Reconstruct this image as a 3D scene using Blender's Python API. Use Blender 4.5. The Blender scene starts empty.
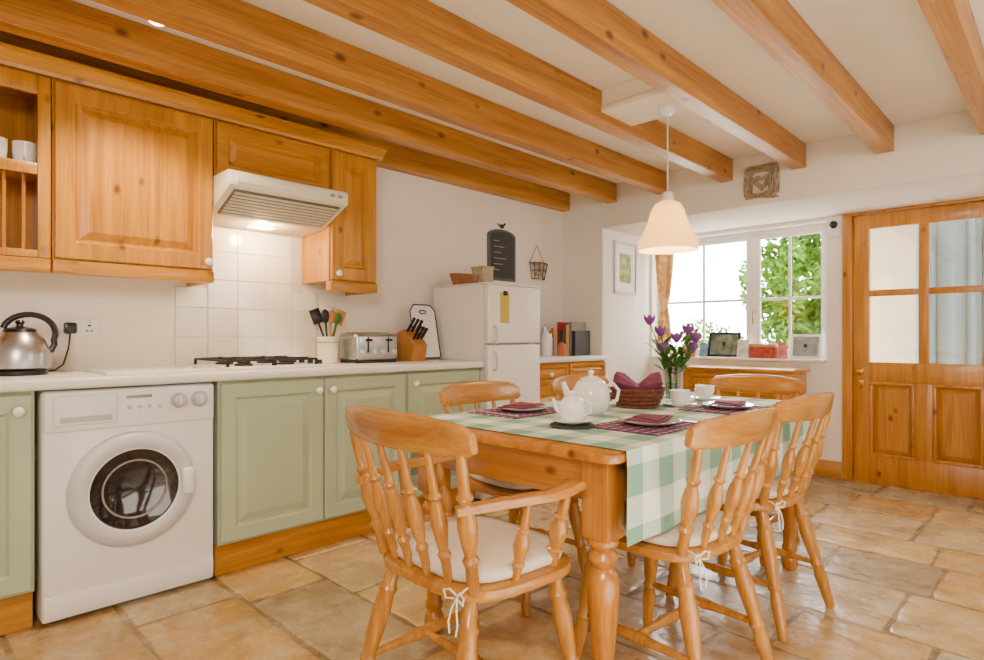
import bpy, bmesh, math, random
from mathutils import Vector, Matrix
R = math.radians
PI = math.pi
C = bpy.context.scene.collection
random.seed(11)
V = Vector

# ------------------------------------------------------------------ mesh helper
class MB:
    def __init__(s): s.bm = bmesh.new()
    def merge(s, t, M=None):
        if M is not None: bmesh.ops.transform(t, matrix=M, verts=t.verts)
        me = bpy.data.meshes.new('tmp'); t.to_mesh(me); t.free()
        s.bm.from_mesh(me); bpy.data.meshes.remove(me); return s
    def box(s, x0, x1, y0, y1, z0, z1, b=0, seg=2, M=None):
        t = bmesh.new(); bmesh.ops.create_cube(t, size=1)
        for v in t.verts:
            v.co = V(((x0+x1)/2+v.co.x*(x1-x0), (y0+y1)/2+v.co.y*(y1-y0), (z0+z1)/2+v.co.z*(z1-z0)))
        if b: bmesh.ops.bevel(t, geom=t.edges[:], offset=b, segments=seg, profile=.5, affect='EDGES')
        return s.merge(t, M)
    def loft(s, rings, cap0=True, cap1=True, closed=True, M=None, loop=False):
        t = bmesh.new()
        vs = [[t.verts.new(V(p)) for p in r] for r in rings]
        n = len(rings[0])
        prs = list(zip(vs[:-1], vs[1:]))
        if loop: prs.append((vs[-1], vs[0]))
        for a, b in prs:
            for i in range(n if closed else n-1):
                j = (i+1) % n
                t.faces.new((a[i], a[j], b[j], b[i]))
        if not loop:
            if cap0: t.faces.new(vs[0][::-1])
            if cap1: t.faces.new(vs[-1])
        bmesh.ops.remove_doubles(t, verts=t.verts, dist=1e-6)
        bmesh.ops.recalc_face_normals(t, faces=t.faces)
        return s.merge(t, M)
    def lathe(s, prof, c=(0,0,0), seg=24, M=None, sx=1, sy=1, cap0=True, cap1=True):
        rings = [[V((c[0]+max(r,1e-4)*sx*math.cos(2*PI*i/seg), c[1]+max(r,1e-4)*sy*math.sin(2*PI*i/seg), c[2]+z)) for i in range(seg)] for r, z in prof]
        return s.loft(rings, cap0, cap1, M=M)
    def spin(s, p0, p1, prof, seg=12):
        p0, p1 = V(p0), V(p1); d = (p1-p0)
        u = d.normalized(); a = u.orthogonal().normalized(); b = u.cross(a)
        rings = [[p0+d*t+(a*math.cos(2*PI*i/seg)+b*math.sin(2*PI*i/seg))*r for i in range(seg)] for t, r in prof]
        return s.loft(rings)
    def tube(s, pts, rad, seg=8, loop=False):
        pts = [V(p) for p in pts]; n = len(pts); rings = []
        ref = None
        for i, p in enumerate(pts):
            if loop: d = pts[(i+1) % n]-pts[i-1]
            else: d = pts[min(i+1, n-1)]-pts[max(i-1, 0)]
            d.normalize()
            if ref is None: ref = d.orthogonal().normalized()
            ref = (ref-d*ref.dot(d)).normalized(); b = d.cross(ref)
            r = rad[i] if isinstance(rad, (list, tuple)) else rad
            rings.append([p+(ref*math.cos(2*PI*k/seg)+b*math.sin(2*PI*k/seg))*r for k in range(seg)])
        return s.loft(rings, loop=loop)
    def sweep(s, pts, w, h):
        """rounded flat section, w sideways, h up"""
        pts = [V(p) for p in pts]; n = len(pts); rings = []
        for i, p in enumerate(pts):
            d = (pts[min(i+1, n-1)]-pts[max(i-1, 0)]).normalized()
            side = d.cross(V((0,0,1))).normalized(); up = side.cross(d)
            ww = (w[i] if isinstance(w, (list, tuple)) else w)/2; hh = (h[i] if isinstance(h, (list, tuple)) else h)/2
            ring = []
            for k in range(12):
                a = 2*PI*k/12
                ca, sa = math.cos(a), math.sin(a)
                ring.append(p+side*ww*math.copysign(abs(ca)**.5, ca)+up*hh*math.copysign(abs(sa)**.5, sa))
            rings.append(ring)
        return s.loft(rings)
    def prism(s, poly, axis, a, b, bev=0, M=None):
        def P(u, v, c): return {'x': (c,u,v), 'y': (u,c,v), 'z': (u,v,c)}[axis]
        t = bmesh.new()
        A = [t.verts.new(P(u,v,a)) for u, v in poly]; B = [t.verts.new(P(u,v,b)) for u, v in poly]
        n = len(poly)
        for i in range(n): t.faces.new((A[i], A[(i+1)%n], B[(i+1)%n], B[i]))
        t.faces.new(A[::-1]); t.faces.new(B)
        bmesh.ops.recalc_face_normals(t, faces=t.faces)
        if bev: bmesh.ops.bevel(t, geom=t.edges[:], offset=bev, segments=2, profile=.5, affect='EDGES')
        return s.merge(t, M)
    def ball(s, c, r, sx=1, sy=1, sz=1, seg=14, M=None):
        t = bmesh.new(); bmesh.ops.create_uvsphere(t, u_segments=seg, v_segments=max(6, seg*2//3), radius=r)
        for v in t.verts: v.co = V((c[0]+v.co.x*sx, c[1]+v.co.y*sy, c[2]+v.co.z*sz))
        return s.merge(t, M)
    def torus(s, c, Rr, r, seg=24, sx=1, sy=1, M=None):
        pts = [(c[0]+Rr*sx*math.cos(2*PI*i/seg), c[1]+Rr*sy*math.sin(2*PI*i/seg), c[2]) for i in range(seg)]
        t = MB(); t.tube(pts, r, 8, loop=True)
        return s.merge(t.bm, M)
    def build(s, name, m, parent=None, w=True, ang=35, loc=None, rz=0):
        me = bpy.data.meshes.new(name)
        bm = s.bm
        o = bpy.data.objects.new(name, me); C.objects.link(o)
        if parent is not None:
            o.parent = parent
            if w: bmesh.ops.transform(bm, matrix=wm(parent).inverted(), verts=bm.verts)
        elif loc is not None:
            o.location = loc; o.rotation_euler = (0,0,rz)
            if w: bmesh.ops.transform(bm, matrix=o.matrix_basis.inverted(), verts=bm.verts)
        bm.to_mesh(me); bm.free()
        for p in me.polygons: p.use_smooth = True
        try: me.set_sharp_from_angle(angle=R(ang))
        except Exception: pass
        me.materials.append(m)
        return o

def wm(o):
    return (wm(o.parent) @ o.matrix_basis) if o.parent else o.matrix_basis.copy()
def tag(o, label, cat, group=None, kind=None):
    o['label'] = label; o['category'] = cat
    if group: o['group'] = group
    if kind: o['kind'] = kind
    return o
def thing(name, label, cat, loc=(0,0,0), rz=0, group=None):
    o = bpy.data.objects.new(name, None); C.objects.link(o)
    o.location = loc; o.rotation_euler = (0,0,rz); o.empty_display_size = .05
    return tag(o, label, cat, group)
def struct(mb, name, m, parent=None, ang=35):
    o = mb.build(name, m, parent, ang=ang)
    if parent is None: o['kind'] = 'structure'
    return o
def copy_tree(o, parent=None):
    c = o.copy(); C.objects.link(c)
    if parent is not None: c.parent = parent
    for ch in list(o.children): copy_tree(ch, c)
    return c
def place_copy(o, loc, rz, label, group=None):
    c = copy_tree(o); c.location = loc; c.rotation_euler = (0,0,rz); c['label'] = label
    if group: c['group'] = group
    return c

# ------------------------------------------------------------------ materials
def S(r, g, b):
    f = lambda c: (c/255/12.92) if c/255 <= .04045 else ((c/255+.055)/1.055)**2.4
    return (f(r), f(g), f(b), 1)
def base(name):
    m = bpy.data.materials.new(name); m.use_nodes = True
    nt = m.node_tree; b = nt.nodes['Principled BSDF']
    return m, nt, b
def N(nt, t, **kw):
    n = nt.nodes.new(t)
    for k, v in kw.items(): setattr(n, k, v)
    return n
def mat(name, col, rough=.5, metal=0, var=.06, scale=8, bump=0, bscale=60, emit=None, estr=0, trans=0, coat=0, sheen=0):
    m, nt, b = base(name)
    tc = N(nt, 'ShaderNodeTexCoord')
    nz = N(nt, 'ShaderNodeTexNoise'); nz.inputs['Scale'].default_value = scale; nz.inputs['Detail'].default_value = 4
    nt.links.new(tc.outputs['Object'], nz.inputs['Vector'])
    rp = N(nt, 'ShaderNodeValToRGB')
    rp.color_ramp.elements[0].position = .3; rp.color_ramp.elements[1].position = .7
    rp.color_ramp.elements[0].color = tuple(c*(1-var) for c in col[:3])+(1,)
    rp.color_ramp.elements[1].color = tuple(min(1, c*(1+var)) for c in col[:3])+(1,)
    nt.links.new(nz.outputs['Fac'], rp.inputs['Fac']); nt.links.new(rp.outputs['Color'], b.inputs['Base Color'])
    b.inputs['Roughness'].default_value = rough; b.inputs['Metallic'].default_value = metal
    b.inputs['Coat Weight'].default_value = coat; b.inputs['Transmission Weight'].default_value = trans
    b.inputs['Sheen Weight'].default_value = sheen
    if emit: b.inputs['Emission Color'].default_value = emit; b.inputs['Emission Strength'].default_value = estr
    if bump:
        n2 = N(nt, 'ShaderNodeTexNoise'); n2.inputs['Scale'].default_value = bscale; n2.inputs['Detail'].default_value = 5
        nt.links.new(tc.outputs['Object'], n2.inputs['Vector'])
        bp = N(nt, 'ShaderNodeBump'); bp.inputs['Strength'].default_value = bump; bp.inputs['Distance'].default_value = .01
        nt.links.new(n2.outputs['Fac'], bp.inputs['Height']); nt.links.new(bp.outputs['Normal'], b.inputs['Normal'])
    return m
def wood(name, dark, light, knot, axis='z', rough=.35, scale=1.0, knots=True, coat=.35, fine=.17):
    m, nt, b = base(name)
    tc = N(nt, 'ShaderNodeTexCoord'); oi = N(nt, 'ShaderNodeObjectInfo')
    mul = N(nt, 'ShaderNodeMath', operation='MULTIPLY'); mul.inputs[1].default_value = 17
    nt.links.new(oi.outputs['Random'], mul.inputs[0])
    add = N(nt, 'ShaderNodeVectorMath', operation='ADD')
    nt.links.new(tc.outputs['Object'], add.inputs[0]); nt.links.new(mul.outputs[0], add.inputs[1])
    def mapped(along, across):
        mp = N(nt, 'ShaderNodeMapping')
        sc = [across*scale]*3; sc['xyz'.index(axis)] = along*scale
        mp.inputs['Scale'].default_value = sc
        nt.links.new(add.outputs[0], mp.inputs['Vector']); return mp
    def noise(mp, sc, det, dist):
        nz = N(nt, 'ShaderNodeTexNoise'); nz.inputs['Scale'].default_value = sc; nz.inputs['Detail'].default_value = det; nz.inputs['Distortion'].default_value = dist
        nt.links.new(mp.outputs[0], nz.inputs['Vector']); return nz
    nz = noise(mapped(.8, 12), 1.6, 4, .9)
    rp = N(nt, 'ShaderNodeValToRGB'); e = rp.color_ramp.elements
    e[0].position = .24; e[0].color = dark; e[1].position = .66; e[1].color = light
    nt.links.new(nz.outputs['Fac'], rp.inputs['Fac'])
    out = rp.outputs['Color']
    # fine pores and growth lines
    nf = noise(mapped(2.2, 70), 1.7, 3, .4)
    rf = N(nt, 'ShaderNodeValToRGB'); rf.color_ramp.elements[0].position = .36; rf.color_ramp.elements[0].color = (1-fine,1-fine*1.25,1-fine*1.5,1); rf.color_ramp.elements[1].position = .56; rf.color_ramp.elements[1].color = (1,1,1,1)
    nt.links.new(nf.outputs['Fac'], rf.inputs['Fac'])
    mm = N(nt, 'ShaderNodeMix', data_type='RGBA', blend_type='MULTIPLY'); mm.inputs['Factor'].default_value = 1
    nt.links.new(out, mm.inputs['A']); nt.links.new(rf.outputs['Color'], mm.inputs['B']); out = mm.outputs['Result']
    if knots:
        mk = mapped(3.4, 5.4)
        vo = N(nt, 'ShaderNodeTexVoronoi'); vo.inputs['Scale'].default_value = 1.5
        nt.links.new(mk.outputs[0], vo.inputs['Vector'])
        r2 = N(nt, 'ShaderNodeValToRGB'); r2.color_ramp.elements[0].position = .06; r2.color_ramp.elements[0].color = (1,1,1,1)
        r2.color_ramp.elements[1].position = .15; r2.color_ramp.elements[1].color = (0,0,0,1)
        nt.links.new(vo.outputs['Distance'], r2.inputs['Fac'])
        mx = N(nt, 'ShaderNodeMix', data_type='RGBA')
        nt.links.new(r2.outputs['Color'], mx.inputs['Factor']); nt.links.new(out, mx.inputs['A']); mx.inputs['B'].default_value = knot
        out = mx.outputs['Result']
    nt.links.new(out, b.inputs['Base Color'])
    b.inputs['Roughness'].default_value = rough; b.inputs['Coat Weight'].default_value = coat; b.inputs['Coat Roughness'].default_value = .2
    bp = N(nt, 'ShaderNodeBump'); bp.inputs['Strength'].default_value = .12; bp.inputs['Distance'].default_value = .004
    nt.links.new(nf.outputs['Fac'], bp.inputs['Height']); nt.links.new(bp.outputs['Normal'], b.inputs['Normal'])
    return m

PD, PL, PK = S(164,100,6), S(208,145,24), S(108,58,6)
pine = {a: wood('pine_'+a, PD, PL, PK, a) for a in 'xyz'}
beamw = wood('beam_pine', S(156,96,24), S(204,144,56), S(104,58,14), 'y', scale=.8, rough=.45, coat=.15, fine=.22)
doorw = {a: wood('door_pine_'+a, S(166,102,18), S(206,140,42), S(108,58,8), a) for a in 'xz'}
CD, CL, CK = S(160,100,28), S(198,137,54), S(150,90,35)
chairw = wood('honey_beech', CD, CL, CK, 'z', knots=False, scale=1.4, fine=.16, rough=.26)
chairx = wood('honey_beech_seat', CD, CL, CK, 'y', knots=False, fine=.16, rough=.26)
crestw = wood('honey_beech_crest', CD, CL, CK, 'x', knots=False, fine=.16, rough=.26)
tablew = {a: wood('table_pine_'+a, S(156,91,18), S(198,130,40), S(104,54,8), a, rough=.22, coat=.5) for a in 'xyz'}
wallm = mat('wall_plaster', S(244,238,228), .85, var=.02, scale=2, bump=.12, bscale=14)
ceilm = mat('ceiling_plaster', S(247,240,225), .9, var=.02, scale=2, bump=.1, bscale=10)
green = mat('sage_paint', S(178,192,162), .42, var=.04, scale=3)
worktopm = mat('white_laminate', S(240,238,232), .3, var=.03, scale=60)
whitep = mat('white_enamel', S(244,244,244), .25, var=.01, coat=.3)
whiteg = mat('white_grey_plastic', S(206,208,212), .4, var=.02)
dialm = mat('dial_plastic', S(190,192,198), .35, var=.02)
creamp = mat('cream_enamel', S(232,225,203), .35, var=.02)
china = mat('white_china', S(248,247,244), .12, var=.01, coat=.5)
steel = mat('brushed_steel', S(190,196,204), .3, 1, var=.08, scale=20)
greym = mat('grey_filter', S(150,148,140), .5, .3, var=.1, scale=40)
black = mat('black_plastic', S(22,22,24), .3, var=.1)
iron = mat('black_iron', S(30,30,32), .55, .2, var=.15)
darkglass = mat('dark_door_glass', S(30,32,36), .06, 0, var=.4, scale=6, coat=1)
brass = mat('brass', S(200,160,80), .25, 1, var=.05)
cushm = mat('oatmeal_cushion', S(222,208,190), .9, var=.05, scale=90, bump=.25, bscale=220)
ribbon = mat('white_ribbon', S(238,234,226), .8, var=.03)
burg = mat('dusty_mauve_cloth', S(116,48,68), .85, var=.12, scale=40, bump=.2, bscale=150)
mauve = mat('mauve_cloth', S(120,56,84), .85, var=.15, scale=20, bump=.2, bscale=120)
slate = mat('slate', S(52,56,60), .7, var=.12, scale=20)
chalk = mat('chalk', S(200,200,198), .9)
wicker = mat('wicker', S(140,94,50), .75, var=.35, scale=70, bump=.8, bscale=120)
wickerd = mat('dark_wicker', S(110,60,40), .75, var=.4, scale=70, bump=.9, bscale=120)
twig = mat('grey_beige_twig', S(170,152,124), .85, var=.4, scale=50, bump=.8, bscale=90)
tanw = mat('tan_wood', S(180,120,58), .5, var=.15, scale=15)
leafm = mat('leaf_green', S(62,110,30), .5, var=.35, scale=14)
purple = mat('purple_petal', S(122,44,140), .55, var=.4, scale=26, sheen=.3)
pinkm = mat('red_geranium', S(205,40,50), .6, var=.2, scale=30)
terra = mat('terracotta', S(190,104,66), .8, var=.1)
yellow = mat('yellow_note', S(210,182,76), .8, var=.08)
gravel = mat('pale_gravel', S(200,196,184), .95, var=.2, scale=6)
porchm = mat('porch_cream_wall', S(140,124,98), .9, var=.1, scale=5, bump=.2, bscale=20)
emitw = mat('warm_lamp_glow', S(255,220,160), .5, emit=(1,.75,.42,1), estr=14)
tilegrout = mat('tile_grout', S(222,218,210), .8)
tilem = mat('white_glazed_tile', S(242,240,235), .15, var=.015, coat=.4)
palewick = mat('pale_wicker', S(196,178,148), .8, var=.3, scale=80, bump=.9, bscale=120)

def glass_thin(name, tint=(1,1,1,1), gl=.07):
    m = bpy.data.materials.new(name); m.use_nodes = True; nt = m.node_tree; nt.nodes.clear()
    o = N(nt, 'ShaderNodeOutputMaterial'); mx = N(nt, 'ShaderNodeMixShader'); mx.inputs[0].default_value = gl
    t = N(nt, 'ShaderNodeBsdfTransparent'); t.inputs[0].default_value = tint
    g = N(nt, 'ShaderNodeBsdfGlossy'); g.inputs['Roughness'].default_value = .03
    nt.links.new(t.outputs[0], mx.inputs[1]); nt.links.new(g.outputs[0], mx.inputs[2]); nt.links.new(mx.outputs[0], o.inputs[0])
    return m
pane = glass_thin('window_glass')
vaseglass = glass_thin('vase_glass', (.84,.92,.88,1), .2)
def translucent(name, col, mixf=.5, emit=0, col2=None, sc=30, ecol=(1,.80,.50,1)):
    m = bpy.data.materials.new(name); m.use_nodes = True; nt = m.node_tree; nt.nodes.clear()
    o = N(nt, 'ShaderNodeOutputMaterial'); mx = N(nt, 'ShaderNodeMixShader'); mx.inputs[0].default_value = mixf
    d = N(nt, 'ShaderNodeBsdfDiffuse'); d.inputs[0].default_value = col
    t = N(nt, 'ShaderNodeBsdfTranslucent'); t.inputs[0].default_value = col
    if col2:
        tc = N(nt, 'ShaderNodeTexCoord'); nz = N(nt, 'ShaderNodeTexNoise'); nz.inputs['Scale'].default_value = sc
        nt.links.new(tc.outputs['Object'], nz.inputs['Vector'])
        rp = N(nt, 'ShaderNodeValToRGB'); rp.color_ramp.elements[0].position = .42; rp.color_ramp.elements[1].position = .58
        rp.color_ramp.elements[0].color = col; rp.color_ramp.elements[1].color = col2
        nt.links.new(nz.outputs['Fac'], rp.inputs['Fac'])
        nt.links.new(rp.outputs[0], d.inputs[0]); nt.links.new(rp.outputs[0], t.inputs[0])
    nt.links.new(d.outputs[0], mx.inputs[1]); nt.links.new(t.outputs[0], mx.inputs[2])
    res = mx.outputs[0]
    if emit:
        e = N(nt, 'ShaderNodeEmission'); e.inputs[0].default_value = ecol; e.inputs[1].default_value = emit
        ad = N(nt, 'ShaderNodeAddShader'); nt.links.new(res, ad.inputs[0]); nt.links.new(e.outputs[0], ad.inputs[1]); res = ad.outputs[0]
    nt.links.new(res, o.inputs[0]); return m
shadem = translucent('lamp_shade_glass', S(250,226,178), .5, .5, ecol=(1,.70,.32,1))
sheer = translucent('sheer_curtain', S(142,162,168), .25)
curtm = translucent('gold_curtain', S(200,164,112), .45, col2=S(236,212,172), sc=16)
leafb = translucent('bush_leaf', S(36,62,15), .35, col2=S(66,96,30), sc=3)
leafb2 = translucent('bush_leaf_dark', S(24,46,14), .3, col2=S(46,72,24), sc=3)

def gingham():
    m, nt, b = base('green_gingham')
    uv = N(nt, 'ShaderNodeUVMap'); sp = N(nt, 'ShaderNodeSeparateXYZ'); nt.links.new(uv.outputs[0], sp.inputs[0])
    res = []
    for k in 'XY':
        a = N(nt, 'ShaderNodeMath', operation='MULTIPLY'); a.inputs[1].default_value = 1/.165; nt.links.new(sp.outputs[k], a.inputs[0])
        f = N(nt, 'ShaderNodeMath', operation='FRACT'); nt.links.new(a.outputs[0], f.inputs[0])
        g = N(nt, 'ShaderNodeMath', operation='GREATER_THAN'); g.inputs[1].default_value = .5; nt.links.new(f.outputs[0], g.inputs[0])
        res.append(g)
    ad = N(nt, 'ShaderNodeMath', operation='ADD'); nt.links.new(res[0].outputs[0], ad.inputs[0]); nt.links.new(res[1].outputs[0], ad.inputs[1])
    h = N(nt, 'ShaderNodeMath', operation='MULTIPLY'); h.inputs[1].default_value = .5; nt.links.new(ad.outputs[0], h.inputs[0])
    rp = N(nt, 'ShaderNodeValToRGB'); e = rp.color_ramp.elements
    e[0].color = S(242,242,234); e[1].color = S(126,168,144); el = e.new(.5); el.color = S(188,210,194)
    nt.links.new(h.outputs[0], rp.inputs['Fac']); nt.links.new(rp.outputs['Color'], b.inputs['Base Color'])
    b.inputs['Roughness'].default_value = .85
    return m
def plaid():
    m, nt, b = base('purple_plaid')
    tc = N(nt, 'ShaderNodeTexCoord'); sp = N(nt, 'ShaderNodeSeparateXYZ'); nt.links.new(tc.outputs['Object'], sp.inputs[0])
    res = []
    for k, n in (('X', 26), ('Y', 26)):
        a = N(nt, 'ShaderNodeMath', operation='MULTIPLY'); a.inputs[1].default_value = n; nt.links.new(sp.outputs[k], a.inputs[0])
        f = N(nt, 'ShaderNodeMath', operation='FRACT'); nt.links.new(a.outputs[0], f.inputs[0])
        g = N(nt, 'ShaderNodeMath', operation='GREATER_THAN'); g.inputs[1].default_value = .7; nt.links.new(f.outputs[0], g.inputs[0]); res.append(g)
    ad = N(nt, 'ShaderNodeMath', operation='ADD'); nt.links.new(res[0].outputs[0], ad.inputs[0]); nt.links.new(res[1].outputs[0], ad.inputs[1])
    h = N(nt, 'ShaderNodeMath', operation='MULTIPLY'); h.inputs[1].default_value = .5; nt.links.new(ad.outputs[0], h.inputs[0])
    rp = N(nt, 'ShaderNodeValToRGB'); e = rp.color_ramp.elements
    e[0].color = S(88,42,72); e[1].color = S(204,178,192); el = e.new(.5); el.color = S(126,82,110)
    nt.links.new(h.outputs[0], rp.inputs['Fac']); nt.links.new(rp.outputs['Color'], b.inputs['Base Color'])
    b.inputs['Roughness'].default_value = .9
    return m
ging, plaidm = gingham(), plaid()

def flagstone():
    m, nt, b = base('flagstone')
    at = N(nt, 'ShaderNodeAttribute', attribute_name='Col'); tc = N(nt, 'ShaderNodeTexCoord')
    n1 = N(nt, 'ShaderNodeTexNoise'); n1.inputs['Scale'].default_value = 3.4; n1.inputs['Detail'].default_value = 9; n1.inputs['Roughness'].default_value = .7; n1.inputs['Distortion'].default_value = .5
    nt.links.new(tc.outputs['Object'], n1.inputs['Vector'])
    rp = N(nt, 'ShaderNodeValToRGB'); e = rp.color_ramp.elements
    e[0].position = .32; e[0].color = (.56,.49,.40,1); e[1].position = .64; e[1].color = (1.1,1.1,1.1,1)
    nt.links.new(n1.outputs['Fac'], rp.inputs['Fac'])
    mx = N(nt, 'ShaderNodeMix', data_type='RGBA', blend_type='MULTIPLY'); mx.inputs['Factor'].default_value = 1
    nt.links.new(at.outputs['Color'], mx.inputs['A']); nt.links.new(rp.outputs['Color'], mx.inputs['B'])
    n3 = N(nt, 'ShaderNodeTexNoise'); n3.inputs['Scale'].default_value = 7; n3.inputs['Detail'].default_value = 8; n3.inputs['Roughness'].default_value = .7
    nt.links.new(tc.outputs['Object'], n3.inputs['Vector'])
    r3 = N(nt, 'ShaderNodeValToRGB'); r3.color_ramp.elements[0].position = .48; r3.color_ramp.elements[0].color = (0,0,0,1); r3.color_ramp.elements[1].position = .70; r3.color_ramp.elements[1].color = (.55,.55,.55,1)
    nt.links.new(n3.outputs['Fac'], r3.inputs['Fac'])
    m3 = N(nt, 'ShaderNodeMix', data_type='RGBA'); nt.links.new(r3.outputs[0], m3.inputs['Factor']); nt.links.new(mx.outputs['Result'], m3.inputs['A']); m3.inputs['B'].default_value = S(220,204,174)
    nt.links.new(m3.outputs['Result'], b.inputs['Base Color'])
    n2 = N(nt, 'ShaderNodeTexNoise'); n2.inputs['Scale'].default_value = 6; n2.inputs['Detail'].default_value = 8
    nt.links.new(tc.outputs['Object'], n2.inputs['Vector'])
    bp = N(nt, 'ShaderNodeBump'); bp.inputs['Strength'].default_value = .55; bp.inputs['Distance'].default_value = .033
    nt.links.new(n2.outputs['Fac'], bp.inputs['Height']); nt.links.new(bp.outputs['Normal'], b.inputs['Normal'])
    r2 = N(nt, 'ShaderNodeMapRange'); r2.inputs['To Min'].default_value = .12; r2.inputs['To Max'].default_value = .45
    nt.links.new(n2.outputs['Fac'], r2.inputs['Value']); nt.links.new(r2.outputs['Result'], b.inputs['Roughness'])
    return m
flag = flagstone()

# ------------------------------------------------------------------ room shell
XW, YB, YA = -3.22, 4.18, 4.95      # left wall, header plane, window/door plane
def make_floor():
    bm = bmesh.new(); lay = bm.loops.layers.float_color.new('Col')
    def rect(rings, col):
        vs = [[bm.verts.new(p) for p in r] for r in rings]
        fs = []; n = len(rings[0])
        for a, b in zip(vs[:-1], vs[1:]):
            for i in range(n): fs.append(bm.faces.new((a[i], a[(i+1)%n], b[(i+1)%n], b[i])))
        fs.append(bm.faces.new(vs[-1]))
        for f in fs:
            for l in f.loops: l[lay] = col
    x0, x1, y0, y1 = -3.3, 1.3, -1.3, 5.15
    rect([[(x0,y0,-.1),(x1,y0,-.1),(x1,y1,-.1),(x0,y1,-.1)], [(x0,y0,-.006),(x1,y0,-.006),(x1,y1,-.006),(x0,y1,-.006)]], S(146,120,86))
    y = y0; rr = random.Random(5)
    pal = [S(208,168,104), S(216,182,124), S(196,158,98), S(202,178,138), S(186,164,128), S(220,192,144), S(186,174,150)]
    while y < y1-.05:
        h = rr.choice([.34,.42,.5,.38,.46]); ye = min(y+h, y1)
        x = x0-rr.random()*.5
        while x < x1:
            w = rr.choice([.42,.55,.68,.8,.5]); xa, xb = max(x, x0), min(x+w, x1)
            if xb-xa > .05:
                g = .006; j = lambda: rr.uniform(-.004, .005); z = rr.uniform(-.002, 0)
                c = [V((xa+g+j(), y+g+j(), 0)), V((xb-g+j(), y+g+j(), 0)), V((xb-g+j(), ye-g+j(), 0)), V((xa+g+j(), ye-g+j(), 0))]
                ctr = (c[0]+c[1]+c[2]+c[3])/4; out = []
                for i in range(4):
                    a, d = c[i], c[(i+1)%4]; nrm = V((d.y-a.y, a.x-d.x, 0)).normalized()
                    for q in range(7):
                        u = q/7; p = a.lerp(d, u)
                        amt = rr.uniform(-.008, .003)
                        out.append(p+nrm*amt if q else p.lerp(ctr, .02))
                def ins(dd): return [p+(ctr-p).normalized()*dd for p in out]
                k = rr.uniform(.84, 1.08); col = tuple(v*k for v in rr.choice(pal)[:3])+(1,)
                rect([[(p.x,p.y,-.01) for p in out], [(p.x,p.y,z-.004) for p in out], [(p.x,p.y,z-.001) for p in ins(.006)], [(p.x,p.y,z) for p in ins(.018)]], col)
            x += w
        y = ye
    o = MB(); o.bm.free(); o.bm = bm
    r = o.build('floor', flag, ang=60); r['kind'] = 'structure'
make_floor()
b = MB(); b.box(XW-.1, XW, -1.3, 5.15, 0, 2.3); struct(b, 'wall_left', wallm)
b = MB(); b.box(1.2, 1.3, -1.3, 5.15, 0, 2.3); struct(b, 'wall_right', wallm)
b = MB(); b.box(XW, 1.2, -1.3, -1.2, 0, 2.3); struct(b, 'wall_rear', wallm)
b = MB(); b.box(XW, -2.80, YB, 5.15, 0, 2.3); b.box(-2.80, 1.2, YB, 5.15, 1.95, 2.3, .012); b.box(-.14, 1.2, YB, 5.15, 0, 1.95)
struct(b, 'wall_back', wallm)
b = MB(); b.box(-2.80, -1.225, YA, 5.15, 0, .86); b.box(-1.33, -1.225, YA, 5.15, .86, 1.95); b.box(-2.80, -2.775, YA, 5.15, .86, 1.95); b.box(-2.775, -1.33, YA, 5.15, 1.92, 1.95)
struct(b, 'wall_alcove', wallm)
b = MB(); b.box(XW-.1, 1.3, -1.3, 5.15, 2.3, 2.4); struct(b, 'ceiling', ceilm)
b = MB(); b.box(-2.798, -1.23, YA-.018, YA, 0, .13, .004); struct(b, 'baseboard_alcove', doorw['x'])
b = MB(); b.box(-2.80, -2.785, YB, YA-.02, 0, .13, .004); struct(b, 'baseboard_left', doorw['x'])
b = MB(); b.box(-14, 10, 5.15, 24, -.2, -.12); struct(b, 'ground', gravel)
# porch outside the door: cream wall, and unseen roof added to dim daylight
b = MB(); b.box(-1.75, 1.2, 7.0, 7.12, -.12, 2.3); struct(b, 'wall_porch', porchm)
b = MB(); b.box(-1.75, 1.2, 5.16, 7.12, 2.3, 2.4); struct(b, 'porch_shade_slab', porchm)

# beams
bl = ['pine ceiling beam tight against the left wall behind the wall cabinets', 'pine ceiling beam just in front of the wall cabinet cornice', 'pine ceiling beam third from the left wall, passing right of the small downlight',
      'pine ceiling beam directly left of the pendant lamp mounting board', 'pine ceiling beam directly right of the pendant lamp mounting board', 'pine ceiling beam meeting the back wall above the panelled door frame',
      'pine ceiling beam at the top right corner of the photo']
for i, xr in enumerate([-3.13, -2.66, -2.208, -1.713, -1.24, -.761, -.28]):
    b = MB(); x0 = xr-.088 if i else -3.215
    b.box(x0, xr, -1.195, YB-.002, 2.145, 2.299, .004, 1)
    o = b.build('ceiling_beam', beamw, loc=((x0+xr)/2, 1.5, 2.145)); tag(o, bl[i], 'beam', 'pine ceiling beams')

# ------------------------------------------------------------------ panel doors
def pdoor(mb, face, c, a0, a1, z0, z1, t=.022, fr=.062, fw=1.0):
    """raised panel door; face 'x' looks to +X, 'y' looks to -Y"""
    P = (lambda a, z, d: V((c+d, a, z))) if face == 'x' else (lambda a, z, d: V((a, c-d, z)))
    ring = lambda i, d: [P(a0+i, z0+i, d), P(a1-i, z0+i, d), P(a1-i, z1-i, d), P(a0+i, z1-i, d)]
    mb.loft([ring(0,0), ring(0,t-.004), ring(.004,t), ring(fr,t), ring(fr+.006,t-.008), ring(fr+.010,t-.014), ring(fr+.018,t-.014), ring(fr+.018+.032*fw,t-.001), ring(fr+.022+.033*fw,t-.001)])
    return mb
def knob(parent, X, y, z, m=china, name='knob'):
    b = MB(); M = Matrix.Translation((X,y,z)) @ Matrix.Rotation(R(90),4,'Y')
    b.lathe([(.008,0),(.007,.01),(.011,.014),(.017,.02),(.017,.027),(.011,.033),(0,.035)], seg=16, M=M)
    return b.build(name, m, parent)

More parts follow.
